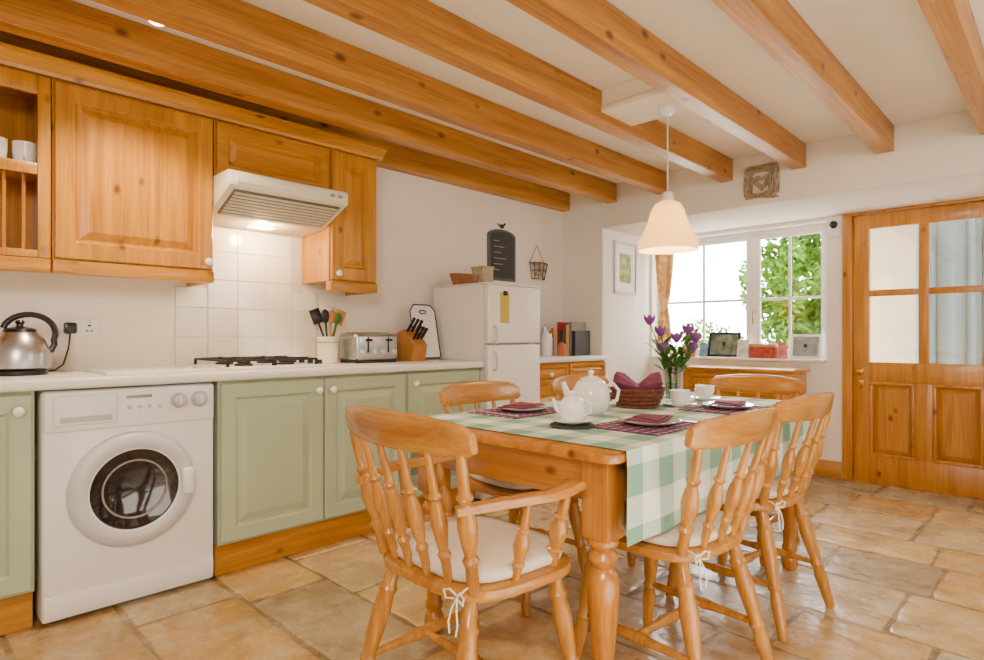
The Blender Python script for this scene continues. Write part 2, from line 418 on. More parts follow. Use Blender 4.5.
XF = -2.665   # carcass front; doors to -2.645
def base_unit(y0, y1, doors, label):
    t = thing('base_cabinet', label, 'cabinet', (-2.95, (y0+y1)/2, 0))
    b = MB(); b.box(-3.215, XF, y0, y1, .14, .858); b.build('body', green, t)
    b = MB(); b.box(-3.2, -2.70, y0, y1, 0, .139); b.build('plinth', pine['y'], t)
    for d0, d1, ky in doors:
        b = MB(); pdoor(b, 'x', XF, d0, d1, .152, .845); d = b.build('door', green, t, ang=20)
        knob(d, XF+.022, ky, .79)
    return t
base_unit(-.3, .385, [(-.22,.375,.335)], 'sage green base cabinet left of the washing machine')
base_unit(1.025, 2.035, [(1.032,1.524,1.49),(1.532,2.028,1.566)], 'double sage green base cabinet right of the washing machine under the hob')
base_unit(2.04, 2.605, [(2.048,2.598,2.085)], 'sage green base cabinet next to the fridge, half hidden by chairs')
b = MB(); b.box(-3.219, -2.615, -.3, 2.615, .86, .9, .012, 3)
tag(b.build('worktop', worktopm, loc=(-2.92,1.1,.86)), 'long white worktop running over the green cabinets and washing machine', 'worktop')

# washing machine
def washer():
    y0, y1, X = .405, 1.005, -2.655
    t = thing('washing_machine', 'white front loading washing machine with round door under the worktop', 'washing machine', (-2.93,.705,0))
    b = MB(); b.box(-3.19, X, y0, y1, .012, .852, .012, 3); b.build('body', whitep, t)
    b = MB(); b.box(-3.1, -2.7, y0+.03, y1-.03, 0, .012); b.build('foot_base', black, t)
    b = MB(); b.box(X-.005, X+.012, y0+.004, y1-.004, .70, .848, .008, 3); b.build('control_panel', whitep, t)
    b = MB(); b.box(X+.008, X+.02, y0+.03, y0+.235, .722, .835, .008, 3); dr = b.build('detergent_drawer', whitep, t)
    b = MB(); b.box(X+.019, X+.0215, y0+.05, y0+.215, .735, .755, .001); b.build('drawer_grip', dialm, dr)
    for yy, r in ((.858,.025),(.938,.027)):
        b = MB(); b.lathe([(r*1.25,0),(r*1.25,.006),(r,.008),(r*.9,.03),(r*.7,.034),(0,.034)], seg=24, M=Matrix.Translation((X+.012,yy,.79)) @ Matrix.Rotation(R(90),4,'Y'))
        d = b.build('dial', dialm, t)
        b = MB(); b.box(X+.044, X+.05, yy-.003, yy+.003, .79-r*.6, .79+r*.6, .001); b.build('pointer', whitep, d)
    for k in range(4):
        b = MB(); yy = .68+k*.036; b.lathe([(.008,0),(.008,.005),(.006,.007),(0,.007)], seg=14, M=Matrix.Translation((X+.012,yy,.775)) @ Matrix.Rotation(R(90),4,'Y'))
        b.build('button', whiteg, t)
    b = MB(); b.box(X+.011, X+.0135, .67, .76, .81, .822, .0005); b.build('badge', greym, t)
    M = Matrix.Translation((X,.70,.455)) @ Matrix.Rotation(R(90),4,'Y')
    b = MB(); b.lathe([(.224,0),(.224,.012),(.216,.028),(.2,.038),(.175,.038),(.16,.03),(.156,.004)], seg=56, M=M, cap0=False, cap1=False); d = b.build('porthole_door', whiteg, t)
    b = MB(); b.lathe([(.16,.014),(.15,.022),(.11,.012),(.05,.006),(0,.004)], seg=48, M=M, cap0=False); b.build('glass', darkglass, d)
    b = MB(); b.torus((0,0,.026), .160, .005, 48, M=M); b.build('glass_rim', whitep, d)
    b = MB(); b.torus((0,0,.018), .112, .004, 40, M=M); b.build('drum_ring', greym, d)
    b = MB(); b.box(X+.03, X+.058, .862, .910, .405, .515, .014, 3); b.build('door_handle', whitep, d)
    b = MB(); b.box(X-.002, X+.006, y0+.004, y1-.004, .03, .105, .004); b.build('kick_panel', whitep, t)
washer()

# ------------------------------------------------------------------ wall cabinets
XC = -2.92   # carcass front; door face -2.90
def wall_unit(y0, y1, z0, d, label, kn=None, pelmet=True, fr=.066, fw=1.0):
    t = thing('wall_cabinet', label, 'cabinet', (-3.06,(y0+y1)/2,z0))
    b = MB(); b.box(-3.218, XC, y0, y1, z0, 2.08); b.build('body', pine['z'], t)
    b = MB(); pdoor(b, 'x', XC, d[0], d[1], z0+.006, 2.07, fr=fr, fw=fw); dd = b.build('door', pine['z'] if pelmet else pine['y'], t, ang=20)
    if kn: knob(dd, XC+.022, kn[0], kn[1])
    if pelmet:
        b = MB(); b.box(-2.955, XC+.022, y0, y1, z0-.055, z0-.001, .006); b.box(-3.218, -2.956, y1-.018, y1, z0-.055, z0-.001); b.build('pelmet', pine['y'], t)
    return t
wall_unit(.478, 1.10, 1.36, (.485,1.093), 'large pine wall cabinet between the mug shelf and the cooker hood', (1.065,1.40))
wall_unit(1.105, 1.71, 1.815, (1.112,1.703), 'short pine wall cabinet directly above the cooker hood', None, False, fr=.05, fw=.7)
wall_unit(1.715, 2.02, 1.36, (1.722,2.013), 'narrow pine wall cabinet on the right of the cooker hood', (1.755,1.40))
# open shelf unit with plate rack
t = thing('wall_shelf_unit', 'open pine wall unit with mug shelf over a plate rack', 'shelf', (-3.06,.16,1.36))
b = MB(); b.box(-3.218,-3.205,-.15,.472,1.36,2.08); b.box(-3.205,-2.92,-.15,-.13,1.36,2.08); b.box(-3.205,-2.92,.455,.472,1.36,2.08); b.box(-3.205,-2.92,-.13,.455,1.36,1.378); b.box(-3.205,-2.92,-.13,.455,2.06,2.08)
b.build('body', pine['z'], t)
b = MB(); b.box(-3.205,-2.915,-.13,.455,1.70,1.722,.003); b.build('shelf', pine['y'], t)
b = MB(); b.box(-2.92,-2.9,.43,.472,1.36,2.07,.004); b.box(-2.92,-2.9,-.15,.43,2.0,2.07,.004); b.box(-2.92,-2.9,-.15,.43,1.36,1.39,.004); b.box(-2.92,-2.9,-.15,.43,1.685,1.73,.004); b.build('face_frame', pine['z'], t)
for k in range(8):
    b = MB(); y = .39-k*.06; b.spin((-2.935,y,1.378),(-2.935,y,1.70),[(0,.007),(1,.007)],8); b.build('dowel', pine['z'], t)
b = MB(); b.box(-2.955,-2.898,-.15,.472,1.305,1.359,.006); b.build('pelmet', pine['y'], t)
# cornice
b = MB()
prof = [(-2.92,2.081),(-2.895,2.081),(-2.89,2.095),(-2.875,2.105),(-2.865,2.12),(-2.845,2.128),(-2.845,2.142),(-2.92,2.142)]
b.prism(prof, 'y', -.15, 2.05)
b.box(-3.218,-2.92,2.022,2.05,2.081,2.142,.004)
tag(b.build('cornice_moulding', pine['y'], loc=(-2.9,1,2.08)), 'pine cornice moulding along the top of the wall cabinets', 'cornice')
# mugs
def mug(loc, rz, label):
    t = thing('mug', label, 'mug', loc, rz, 'mugs on the pine shelf')
    b = MB(); b.lathe([(.03,0),(.036,.004),(.041,.05),(.042,.095),(.039,.096),(.038,.05),(.03,.008),(0,.007)], seg=24); b.build('cup', china, t, w=False)
    b = MB(); b.tube([(.038,0,.078),(.06,0,.08),(.072,0,.06),(.066,0,.035),(.039,0,.022)], .006); b.build('handle', china, t, w=False)
mug((-2.982,.402,1.7225), R(-10), 'white mug on the shelf beside the large wall cabinet')
mug((-2.982,.306,1.7225), R(-30), 'white mug on the shelf cut off by the left photo edge')

# hood
t = thing('cooker_hood', 'cream visor cooker hood beneath the short pine cabinet', 'cooker hood', (-2.95,1.39,1.6))
b = MB()
b.prism([(-3.215,1.625),(-2.97,1.64),(-2.735,1.735),(-2.72,1.742),(-2.72,1.80),(-2.74,1.812),(-3.215,1.812)], 'y', 1.10, 1.71, .004); b.build('body', creamp, t)
M = Matrix.Translation((-2.848,1.405,1.6875)) @ Matrix.Rotation(math.atan2(-.095,.235)*-1,4,'Y') if False else Matrix.Translation((-2.848,1.405,1.6875)) @ Matrix.Rotation(math.atan2(-.095,.235),4,'Y')
b = MB(); b.box(-.105,.105,-.275,.275,-.006,.002,.001,M=M)
b.build('grille', mat('hood_grille', S(104,100,90), .5, .1, var=.04), t)
for k in range(8):
    b = MB(); b.box(-.100+k*.026,-.084+k*.026,-.268,.268,-.014,-.006,.003,1,M=M); b.build('grille_slat', mat('hood_slat', S(196,190,172), .45, 0, var=.03) if k == 0 else bpy.data.materials['hood_slat'], t)
b = MB(); b.box(-2.722,-2.713,1.13,1.68,1.755,1.79,.004); b.build('front_trim', creamp, t)
for y in (1.60,1.645):
    b = MB(); b.box(-2.714,-2.706,y,y+.025,1.765,1.78,.003); b.build('switch', greym, t)
b = MB(); b.box(-3.1,-3.03,1.34,1.46,1.622,1.629,.002); b.build('lamp_cover', emitw, t)

# tiles: splashback (one tiled panel)
b = MB(); g = .0016
b.box(XW+.0005, XW+.003, 1.03, 1.108, .9, 1.304); b.box(XW+.0005, XW+.003, 1.108, 1.712, .9, 1.624); b.box(XW+.0005, XW+.003, 1.712, 1.82, .9, 1.304)
sb = b.build('splashback', tilegrout, loc=(XW,1.4,.9)); tag(sb, 'white square tiled splashback behind the gas hob', 'tiles')
b = MB()
for r_ in range(5):
    for c_ in range(5):
        ya, yb = 1.03+c_*.155, 1.03+(c_+1)*.155; za, zb = .9+r_*.15, .9+(r_+1)*.15
        if r_ == 4: zb = 1.623
        zs = 1.304 if (c_ == 0 or c_ >= 4) else 1.623
        zb = min(zb, zs); yb = min(yb, 1.82)
        if zb-za < .02: continue
        b.box(XW+.003, XW+.007, ya+g, yb-g, za+g, zb-g, .0015, 1)
b.build('tile_face', tilem, sb)

# ------------------------------------------------------------------ things on the worktop
ZW = .9
HY = .035
t = thing('gas_hob', 'white gas hob with black pan supports on the worktop', 'hob', (-2.93,1.3+HY,ZW))
b = MB(); b.box(-3.16,-2.70,1.04+HY,1.56+HY,ZW,ZW+.014,.005); b.build('plate', whitep, t)
for x in (-3.05,-2.82):
    for y in (1.17+HY,1.38+HY):
        b = MB(); b.lathe([(.042,0),(.042,.008),(.03,.012),(.03,.02),(0,.022)], (x,y,ZW+.014), 20); b.build('burner', iron, t)
for ya, yb in ((1.06+HY,1.275+HY),(1.285+HY,1.50+HY)):
    b = MB()
    for x in (-3.13,-2.935,-2.735): b.box(x-.005,x+.005,ya,yb,ZW+.036,ZW+.046,.002,1)
    for y in (ya,yb): b.box(-3.135,-2.73,y-.005,y+.005,ZW+.036,ZW+.046,.002,1)
    for x in (-3.05,-2.82):
        ym = (ya+yb)/2
        b.box(x-.07,x-.02,ym-.004,ym+.004,ZW+.038,ZW+.05); b.box(x+.02,x+.07,ym-.004,ym+.004,ZW+.038,ZW+.05)
        b.box(x-.004,x+.004,ya,ya+.07,ZW+.038,ZW+.05); b.box(x-.004,x+.004,yb-.07,yb,ZW+.038,ZW+.05)
    for x in (-3.13,-2.735):
        for y in (ya,yb): b.box(x-.006,x+.006,y-.006,y+.006,ZW+.014,ZW+.04)
    b.build('pan_support', iron, t)
for k in range(4):
    b = MB(); b.lathe([(.016,0),(.015,.018),(.012,.022),(0,.022)], (-2.76-.09*k,1.53+HY,ZW+.014), 16); b.build('control_knob', black, t)
b = MB(); b.box(-3.08,-2.70,.62,1.04,ZW,ZW+.012,.003)
tag(b.build('worktop_saver', china, loc=(-2.87,.82,ZW)), 'flat white chopping board lying on the worktop left of the hob', 'chopping board')

# kettle
def kettle():
    x, y = -2.98, .385
    t = thing('kettle', 'stainless steel kettle with black handle at the left of the worktop', 'kettle', (x,y,ZW))
    b = MB(); b.lathe([(.085,0),(.09,.004),(.09,.018),(.08,.022)], (x,y,ZW), 32); b.build('base', black, t)
    b = MB(); b.lathe([(.088,.022),(.1,.03),(.102,.06),(.096,.1),(.08,.14),(.06,.165),(.055,.17)], (x,y,ZW), 36); b.build('body', steel, t)
    b = MB(); b.lathe([(.056,.17),(.05,.182),(.025,.19),(.012,.192),(.011,.2),(.017,.208),(.012,.216),(0,.217)], (x,y,ZW), 28); b.build('lid', black, t)
    b = MB(); b.tube([(x,y-.075,ZW+.11),(x,y-.11,ZW+.135),(x,y-.13,ZW+.165)], [.026,.018,.013], 12); b.build('spout', steel, t)
    b = MB(); pts = []
    for k in range(15):
        a = R(165-k*185/14); pts.append((x, y+.03+.085*math.cos(a), ZW+.165+.075*math.sin(a)))
    pts += [(x,y+.112,ZW+.12),(x,y+.098,ZW+.09)]
    b.tube(pts, .0115, 10); b.build('handle', black, t)
kettle()
# socket
t = thing('wall_socket', 'white double wall socket on the wall right of the kettle', 'socket', (XW,.63,1.07))
b = MB(); b.box(XW,XW+.012,.555,.705,1.05,1.135,.004); b.build('plate', whitep, t)
for y in (.665,): b = MB(); b.box(XW+.012,XW+.016,y-.006,y+.006,1.115,1.127,.001); b.build('switch', whiteg, t)
b = MB()
for q in ((.658,.672,1.098,1.106),(.651,.661,1.075,1.081),(.669,.679,1.075,1.081)): b.box(XW+.012,XW+.0125,q[0],q[1],q[2],q[3])
b.build('pin_holes', black, t)
t = thing('power_plug', 'black plug in the wall socket with its lead to the kettle', 'plug', (XW+.013,.59,1.09))
b = MB(); b.box(XW+.0125,XW+.05,.565,.613,1.065,1.115,.01); b.build('plug_body', black, t)
b = MB(); b.tube([(XW+.04,.587,1.066),(XW+.045,.58,1.0),(XW+.05,.56,.93),(XW+.06,.53,.907),(-3.09,.47,.905)], .004, 6); b.build('lead', black, t)
# utensil pot
t = thing('utensil_pot', 'cream ceramic pot holding kitchen utensils left of the toaster', 'pot', (-3.06,1.79,ZW))
b = MB(); b.lathe([(.05,0),(.056,.005),(.06,.14),(.062,.15),(.058,.152),(.055,.14),(.05,.012),(0,.01)], (-3.06,1.79,ZW), 28); b.build('jar', creamp, t)
b = MB(); b.torus((-3.06,1.79,ZW+.12), .0595, .003, 28); b.build('band', greym, t)
ul = [('wooden spoon with a pale round bowl in the cream pot','sp',tanw,-.3,.1),('black slotted spatula leaning left in the cream pot','ft',black,-.25,-.35),('black ladle standing at the back of the cream pot','sp',black,.05,-.1),
      ('steel fish slice standing in the cream pot','ft',steel,.1,.12),('dark wooden spatula leaning right in the cream pot','ft',tanw,.15,.38),('green silicone spoon in the cream pot','sp',leafm,-.1,.24)]
for k, (lb, ty, m, dx, dy) in enumerate(ul):
    o0 = V((-3.06+.02*math.cos(k),1.79+.02*math.sin(k*1.3),ZW+.02)); d = V((dx*.35,dy,1)).normalized()
    b = MB(); p = o0+d*.22
    b.spin(o0, p, [(0,.005),(1,.006)], 8)
    side = d.cross(V((1,0,0))).normalized()
    Mx = Matrix.Translation(p+d*.03) @ Matrix(((1,side.x,d.x,0),(0,side.y,d.y,0),(0,side.z,d.z,0),(0,0,0,1)))
    if ty == 'sp': b.ball((0,0,0), .034, .4, .85, 1.2, M=Mx)
    else: b.box(-.004,.004,-.032,.032,-.03,.055,.003,M=Mx)
    tag(b.build('utensil', m, loc=tuple(o0)), lb, 'utensil', 'utensils in the cream pot')
# toaster
t = thing('toaster', 'silver four slot toaster with round dials on the worktop', 'toaster', (-3.0,2.02,ZW))
b = MB(); b.box(-3.10,-2.90,1.875,2.175,ZW+.012,ZW+.175,.03,4); b.build('body', steel, t)
b = MB(); b.box(-3.09,-2.91,1.885,2.165,ZW,ZW+.03,.006); b.build('base', black, t)
for y in (1.955,2.095):
    for x in (-3.03,-2.97):
        b = MB(); b.box(x-.013,x+.013,y-.055,y+.055,ZW+.174,ZW+.178,.002); b.build('slot', black, t)
    b = MB(); b.box(-2.9,-2.88,y-.02,y+.02,ZW+.125,ZW+.14,.005); b.build('lever', black, t)
    b = MB(); b.box(-2.901,-2.898,y-.005,y+.005,ZW+.06,ZW+.15); b.build('lever_slot', black, t)
    for dy in (-.04,.04):
        b = MB(); b.lathe([(.014,0),(.013,.014),(0,.015)], seg=16, M=Matrix.Translation((-2.9,y+dy,ZW+.065)) @ Matrix.Rotation(R(90),4,'Y')); b.build('dial', whiteg, t)
# knife block
t = thing('knife_block', 'slanted wooden knife block beside the toaster', 'knife block', (-3.0,2.36,ZW))
b = MB(); pl = [(-3.10,ZW),(-2.95,ZW),(-2.93,ZW+.1),(-3.04,ZW+.2),(-3.14,ZW+.17)]
b.prism(pl, 'y', 2.31, 2.42, .006); b.build('block', tanw, t)
nrm = V((.1,0,.11)).normalized()
for k in range(6):
    p = V((-3.02,2.33+.035*(k%3),ZW+.188)) if k < 3 else V((-2.965,2.335+.03*(k%3),ZW+.138))
    b = MB(); b.spin(p, p+nrm*.012, [(0,.008),(1,.008)], 8); b.spin(p+nrm*.012, p+nrm*(.11-.01*(k%3)), [(0,.008),(.2,.0105),(.6,.009),(.95,.011),(1,.006)], 8)
    tag(b.build('knife', black, loc=tuple(p)), 'black handled kitchen knife standing in the wooden knife block', 'knife', 'knives in the wooden block')
# leaning chopping boards
def board(y, x, h, m, lb):
    t = thing('chopping_board', lb, 'chopping board', (x,y,ZW))
    M = Matrix.Translation((x,y,ZW)) @ Matrix.Rotation(R(-12),4,'Y')
    pts = []
    for cx, cy, a0 in ((.085,.03,-90),(.085,h-.05,0),(.06,h-.02,30),(-.06,h-.02,90),(-.085,h-.05,120),(-.085,.03,180)):
        for q in range(4): a = R(a0+q*(30 if abs(cx) > .08 and cy < .1 else 15)); pts.append((cx+.02*math.cos(a), cy+.02*math.sin(a)))
    b = MB(); b.prism(pts, 'x', 0, .012, M=M); b.build('board', m, t)
    b = MB(); b.tube([M @ V((.012,p[0],p[1])) for p in pts], .0045, 6, loop=True); b.build('edge_band', black, t)
    b = MB(); b.tube([M @ V((.013,.028*math.cos(a),h-.05+.012*math.sin(a))) for a in [2*PI*k/14 for k in range(14)]], .004, 6, loop=True); b.build('hand_hole', black, t)
board(2.52, -3.05, .37, whitep, 'white plastic chopping board with black edge leaning beside knife block')

# ------------------------------------------------------------------ fridge
def fridge():
    t = thing('fridge_freezer', 'white fridge freezer standing at the end of the worktop', 'fridge', (-2.93,2.9,0))
    y0, y1 = 2.65, 3.155
    b = MB(); b.box(-3.15,-2.67,y0,y1,.02,1.385,.008); b.build('body', whitep, t)
    b = MB(); b.box(-3.12,-2.72,y0+.03,y1-.03,0,.02); b.build('foot_base', black, t)
    for nm, z0, z1, hz in (('freezer_door',1.01,1.383,1.06),('fridge_door',.05,1.0,.9)):
        b = MB(); b.box(-2.665,-2.615,y0,y1,z0,z1,.012,3); d = b.build(nm, whitep, t)
        b = MB(); b.tube([(-2.615,y0+.045,hz-.06),(-2.59,y0+.045,hz-.05),(-2.585,y0+.045,hz),(-2.59,y0+.045,hz+.05),(-2.615,y0+.045,hz+.06)], .008, 8); b.build('handle', whiteg, d)
    b = MB(); b.box(-3.15,-2.63,y0,y1,1.3855,1.395,.003); b.build('top_cap', whitep, t)
fridge()
t = thing('note_pad', 'yellow list pad with clip stuck on the freezer door', 'note pad', (-2.612,2.79,1.18))
b = MB(); b.box(-2.6145,-2.609,2.755,2.835,1.14,1.335,.001); b.build('paper', yellow, t)
b = MB(); b.box(-2.609,-2.603,2.775,2.815,1.315,1.345,.003); b.build('clip', iron, t)
# on the fridge
b = MB(); b.loft([[V((-2.98+.07*math.cos(a)*s,2.785+.125*math.sin(a)*s,z)) for a in [2*PI*k/20 for k in range(20)]] for s, z in ((.7,1.396),(.82,1.42),(1,1.475),(.93,1.475),(.75,1.425),(.6,1.41))])
tag(b.build('trough_bowl', mat('brown_bowl', S(140,90,44), .6, var=.25, scale=30, bump=.3), loc=(-2.98,2.785,1.395)), 'oval wooden bowl on top of the fridge at its left', 'bowl')
t = thing('wicker_basket', 'small pale wicker basket on the fridge beside the wooden bowl', 'basket', (-3.0,2.98,1.395))
b = MB(); b.box(-3.06,-2.94,2.925,3.03,1.396,1.54,.008); b.build('woven_body', palewick, t)
b = MB(); b.tube([(-3.06,2.925,1.54),(-2.94,2.925,1.54),(-2.94,3.03,1.54),(-3.06,3.03,1.54)], .007, 6, loop=True); b.build('rim', palewick, t)
# chalkboard
t = thing('chalkboard', 'grey slate chalkboard with arched top hung on the wall above the fridge', 'chalkboard', (XW,3.4,1.48))
def arch(w, h, z, rise, cy=3.40):
    pts = [(cy-w/2,z),(cy+w/2,z),(cy+w/2,z+h)]
    for k in range(1,10): a = PI*k/10; pts.append((cy+w/2*math.cos(a), z+h+rise*math.sin(a)))
    pts.append((cy-w/2,z+h)); return pts
b = MB(); b.prism(arch(.31,.35,1.49,.05), 'x', XW+.001, XW+.016); b.build('frame', mat('grey_frame', S(84,88,92), .6, var=.1), t)
b = MB(); b.prism(arch(.26,.32,1.51,.042), 'x', XW+.016, XW+.019); b.build('slate_panel', slate, t)
b = MB()
for k in range(6): b.box(XW+.019, XW+.0195, 3.30, 3.36+.02*((k*7)%5), 1.57+k*.045, 1.574+k*.045)
b.build('chalk_marks', chalk, t)
b = MB(); b.ball((XW+.012,3.40,1.915), .018, .5, 1.4, 1); b.ball((XW+.012,3.43,1.935), .01); b.prism([(3.38,1.91),(3.345,1.935),(3.375,1.925)],'x',XW+.008,XW+.016); b.build('bird_finial', iron, t)
# wire heart basket on wall
t = thing('wire_basket', 'small hanging wire wall basket right of the chalkboard', 'wall basket', (XW,3.83,1.58))
b = MB()
for k in range(7):
    a = PI*k/6
    b.tube([(XW+.015+.07*math.sin(a),3.83+.10*math.cos(a),1.66),(XW+.012+.05*math.sin(a),3.83+.07*math.cos(a),1.53)], .003, 5)
for z, s in ((1.66,1),(1.60,.86),(1.53,.72)): b.tube([(XW+.014+.07*s*math.sin(PI*k/10),3.83+.10*s*math.cos(PI*k/10),z) for k in range(11)], .0035, 5)
b.build('wire_cage', iron, t)
b = MB(); b.tube([(XW+.012,3.73,1.66),(XW+.008,3.79,1.75),(XW+.006,3.83,1.82),(XW+.008,3.87,1.75),(XW+.012,3.93,1.66)], .0025, 5); b.build('hanger', iron, t)
b = MB()
rr = random.Random(3)
for k in range(14): b.ball((XW+.035+rr.uniform(-.01,.02),3.83+rr.uniform(-.065,.065),1.58+rr.uniform(-.02,.09)), .02, seg=8)
b.build('dried_flowers', palewick, t)

# ------------------------------------------------------------------ corner counter
t = thing('drawer_cabinet', 'pine drawer cabinet in the far corner behind the fridge', 'cabinet', (-2.95,3.68,0))
b = MB(); b.box(-3.215,-2.775,3.17,4.172,.0,.858); b.build('body', pine['y'], t)
for d0, d1 in ((3.185,3.66),(3.675,4.16)):
    b = MB(); pdoor(b,'x',-2.775,d0,d1,.70,.845,fr=.022,fw=.4); d = b.build('drawer', pine['y'], t, ang=20); knob(d,-2.753,(d0+d1)/2,.775)
    b = MB(); pdoor(b,'x',-2.775,d0,d1,.10,.69); d = b.build('door', pine['z'], t, ang=20); knob(d,-2.753,d1-.04,.62)
b = MB(); b.box(-3.219,-2.74,3.165,4.176,.86,.9,.01)
tag(b.build('worktop', worktopm, loc=(-2.98,3.68,.86)), 'short white worktop on the pine drawer cabinet in the corner', 'worktop')
bk = [('dark green',S(40,70,50)),('orange',S(205,110,40)),('cream',S(225,210,180)),('red',S(170,40,36)),('dark blue',S(40,50,90)),('brown',S(120,76,44)),('pale yellow',S(220,190,110)),('grey',S(130,126,118)),('black',S(34,32,34))]
x = -3.13
paper = mat('paper', S(235,228,210), .9)
for k, (cn, cc) in enumerate(bk):
    w = .022+.007*(k%3); h = .20+.024*((k*5)%4)
    t = thing('book', cn+' spined book standing in the row on the corner worktop', 'book', (x+w/2,3.98,.9), 0, 'cookbooks on the corner worktop')
    b = MB(); b.box(x,x+.003,3.88,4.08,.9,.9+h); b.box(x+w-.003,x+w,3.88,4.08,.9,.9+h); b.box(x,x+w,3.877,3.882,.9,.9+h,.001); b.build('cover', mat('book_'+cn.replace(' ','_'), cc, .5), t)
    b = MB(); b.box(x+.0035,x+w-.0035,3.884,4.075,.904,.9+h-.005); b.build('pages', paper, t)
    x += w+.002
for k, (nm, lb, m, h, s_, jx, jy) in enumerate((('jar','white lidded storage jar on the corner worktop left of the books', china, .2, 1, -3.0, 3.70), ('pepper_mill','grey pepper mill on the corner worktop left of the books', steel, .26, .62, -3.12, 3.82), ('jar','small terracotta jar on the corner worktop in front of the books', terra, .11, .8, -2.9, 3.76))):
    t = thing(nm, lb, 'jar' if nm == 'jar' else 'mill', (jx,jy,.9))
    b = MB(); b.lathe([(.04*s_,0),(.045*s_,.01),(.045*s_,h*.7),(.038*s_,h*.8)], (jx,jy,.9), 20); b.build('body', m, t)
    b = MB(); b.lathe([(.04*s_,h*.8),(.04*s_,h*.88),(.012*s_,h*.92),(.014*s_,h),(0,h+.003)], (jx,jy,.9), 20); b.build('lid', m, t)

# ------------------------------------------------------------------ alcove: picture, window, sill things, door
t = thing('framed_picture', 'white framed print hanging on the alcove side wall', 'picture', (-2.80,4.53,1.4))
b = MB(); X = -2.799
b.box(X,X+.02,4.34,4.36,1.42,1.87); b.box(X,X+.02,4.68,4.70,1.42,1.87); b.box(X,X+.02,4.36,4.68,1.42,1.44); b.box(X,X+.02,4.36,4.68,1.85,1.87); b.build('frame', whiteg, t)
b = MB(); b.box(X,X+.006,4.36,4.68,1.44,1.85); b.build('mount', china, t)
b = MB(); b.box(X+.006,X+.008,4.43,4.61,1.52,1.77); b.build('print', mat('botanical_print', S(150,160,110), .8, var=.6, scale=16), t)

def window():
    o = MB(); x0, x1, z0, z1 = -2.775, -1.33, .88, 1.92
    ya, yb = 5.05, 5.10
    for a0, a1, c0, c1 in ((x0,x0+.035,z0,z1),(x1-.035,x1,z0,z1),(x0+.035,x1-.035,z1-.035,z1),(x0+.035,x1-.035,z0,z0+.035),(-1.935,-1.885,z0+.035,z1-.035)):
        o.box(a0,a1,ya,yb,c0,c1,.004)
    w = struct(o, 'window_1', whitep)
    for a0, a1 in ((x0+.035,-1.935),(-1.885,x1-.035)):
        o = MB(); m = (a0+a1)/2; f = .032
        for q in ((a0,a0+f,z0+.035,z1-.035),(a1-f,a1,z0+.035,z1-.035),(a0+f,a1-f,z1-.035-f,z1-.035),(a0+f,a1-f,z0+.035,z0+.035+f)): o.box(q[0],q[1],ya+.008,yb-.012,q[2],q[3],.003)
        o.box(m-.010,m+.010,ya+.014,yb-.018,z0+.067,z1-.067,.002)
        for zz in (1.36,): o.box(a0+f,a1-f,ya+.016,yb-.02,zz-.011,zz+.011,.002)
        c = o.build('casement', whitep, w)
        o = MB(); o.box(a0+f,a1-f,ya+.024,ya+.027,z0+.067,z1-.067); o.build('pane', pane, c)
    o = MB(); o.box(-1.90,-1.885,ya-.03,ya,1.25,1.262,.002); o.box(-1.90,-1.89,ya-.035,ya-.025,1.16,1.262,.002); o.build('catch', brass, w)
    o = MB(); o.box(-2.774,-1.331,YA-.05,5.05,.861,.88,.005); o.build('sill', whitep, w)
window()
# curtain left of window
t = thing('curtain', 'gathered gold patterned curtain tied back at the left of the window', 'curtain', (-2.64,4.90,1.0))
def curt(cx, cy, zs, nf=9):
    rings = []
    for z, wx, wy in zs:
        r = []
        for k in range(72):
            a = 2*PI*k/72; f = 1+.28*math.sin(nf*a)
            r.append(V((cx+wx*math.cos(a)*f, cy+wy*math.sin(a)*f, z)))
        rings.append(r)
    return rings
b = MB(); b.loft(curt(-2.62,4.885,[(1.80,.075,.026),(1.6,.062,.026),(1.42,.045,.026),(1.32,.028,.022),(1.2,.045,.026),(1.0,.055,.026)])); b.build('fabric', curtm, t, ang=60)
b = MB(); b.torus((-2.62,4.885,1.32), .034, .006, 20, sy=.85); b.build('tie_band', curtm, t)
b = MB(); b.tube([(-2.79,4.885,1.815),(-2.4,4.885,1.815)], .007, 8); b.build('rail', whitep, t)

def photo_frame(x, w, h, lb, fm, pic, rz=0):
    t = thing('photo_frame', lb, 'photo frame', (x,4.985,.88), rz)
    M = Matrix.Rotation(R(-12),4,'X')
    b = MB()
    for q in ((-w/2,-w/2+.018,0,h),(w/2-.018,w/2,0,h),(-w/2+.018,w/2-.018,0,.018),(-w/2+.018,w/2-.018,h-.018,h)): b.box(q[0],q[1],-.01,.01,q[2]+.003,q[3]+.003,.003,M=M)
    b.build('frame', fm, t, w=False)
    b = MB(); b.box(-w/2+.018,w/2-.018,-.003,.003,.02,h-.016,M=M); b.build('photo', pic, t, w=False)
    b = MB(); b.prism([(.008,h*.6),(.045,0.001),(.05,0.001),(.012,h*.6)],'x',-.012,.012); b.build('strut', black, t, w=False)
photo_frame(-2.13, .27, .21, 'wide dark photo frame standing on the window sill', iron, mat('dark_photo', S(120,132,116), .3, var=.6, scale=20))
photo_frame(-1.49, .22, .19, 'white photo frame at the right end of the window sill', whitep, mat('pale_photo', S(150,158,160), .3, var=.3, scale=20))
t = thing('card_box', 'red patterned box on the sill between the two photo frames', 'box', (-1.79,4.98,.88))
b = MB(); b.box(-1.90,-1.70,4.95,5.02,.881,.97,.004); b.build('box_body', mat('red_card', S(166,62,44), .6, var=.5, scale=30), t)
b = MB(); b.box(-1.903,-1.697,4.947,5.023,.97,.995,.003); b.build('lid', mat('tan_card', S(196,154,112), .6, var=.3, scale=30), t)
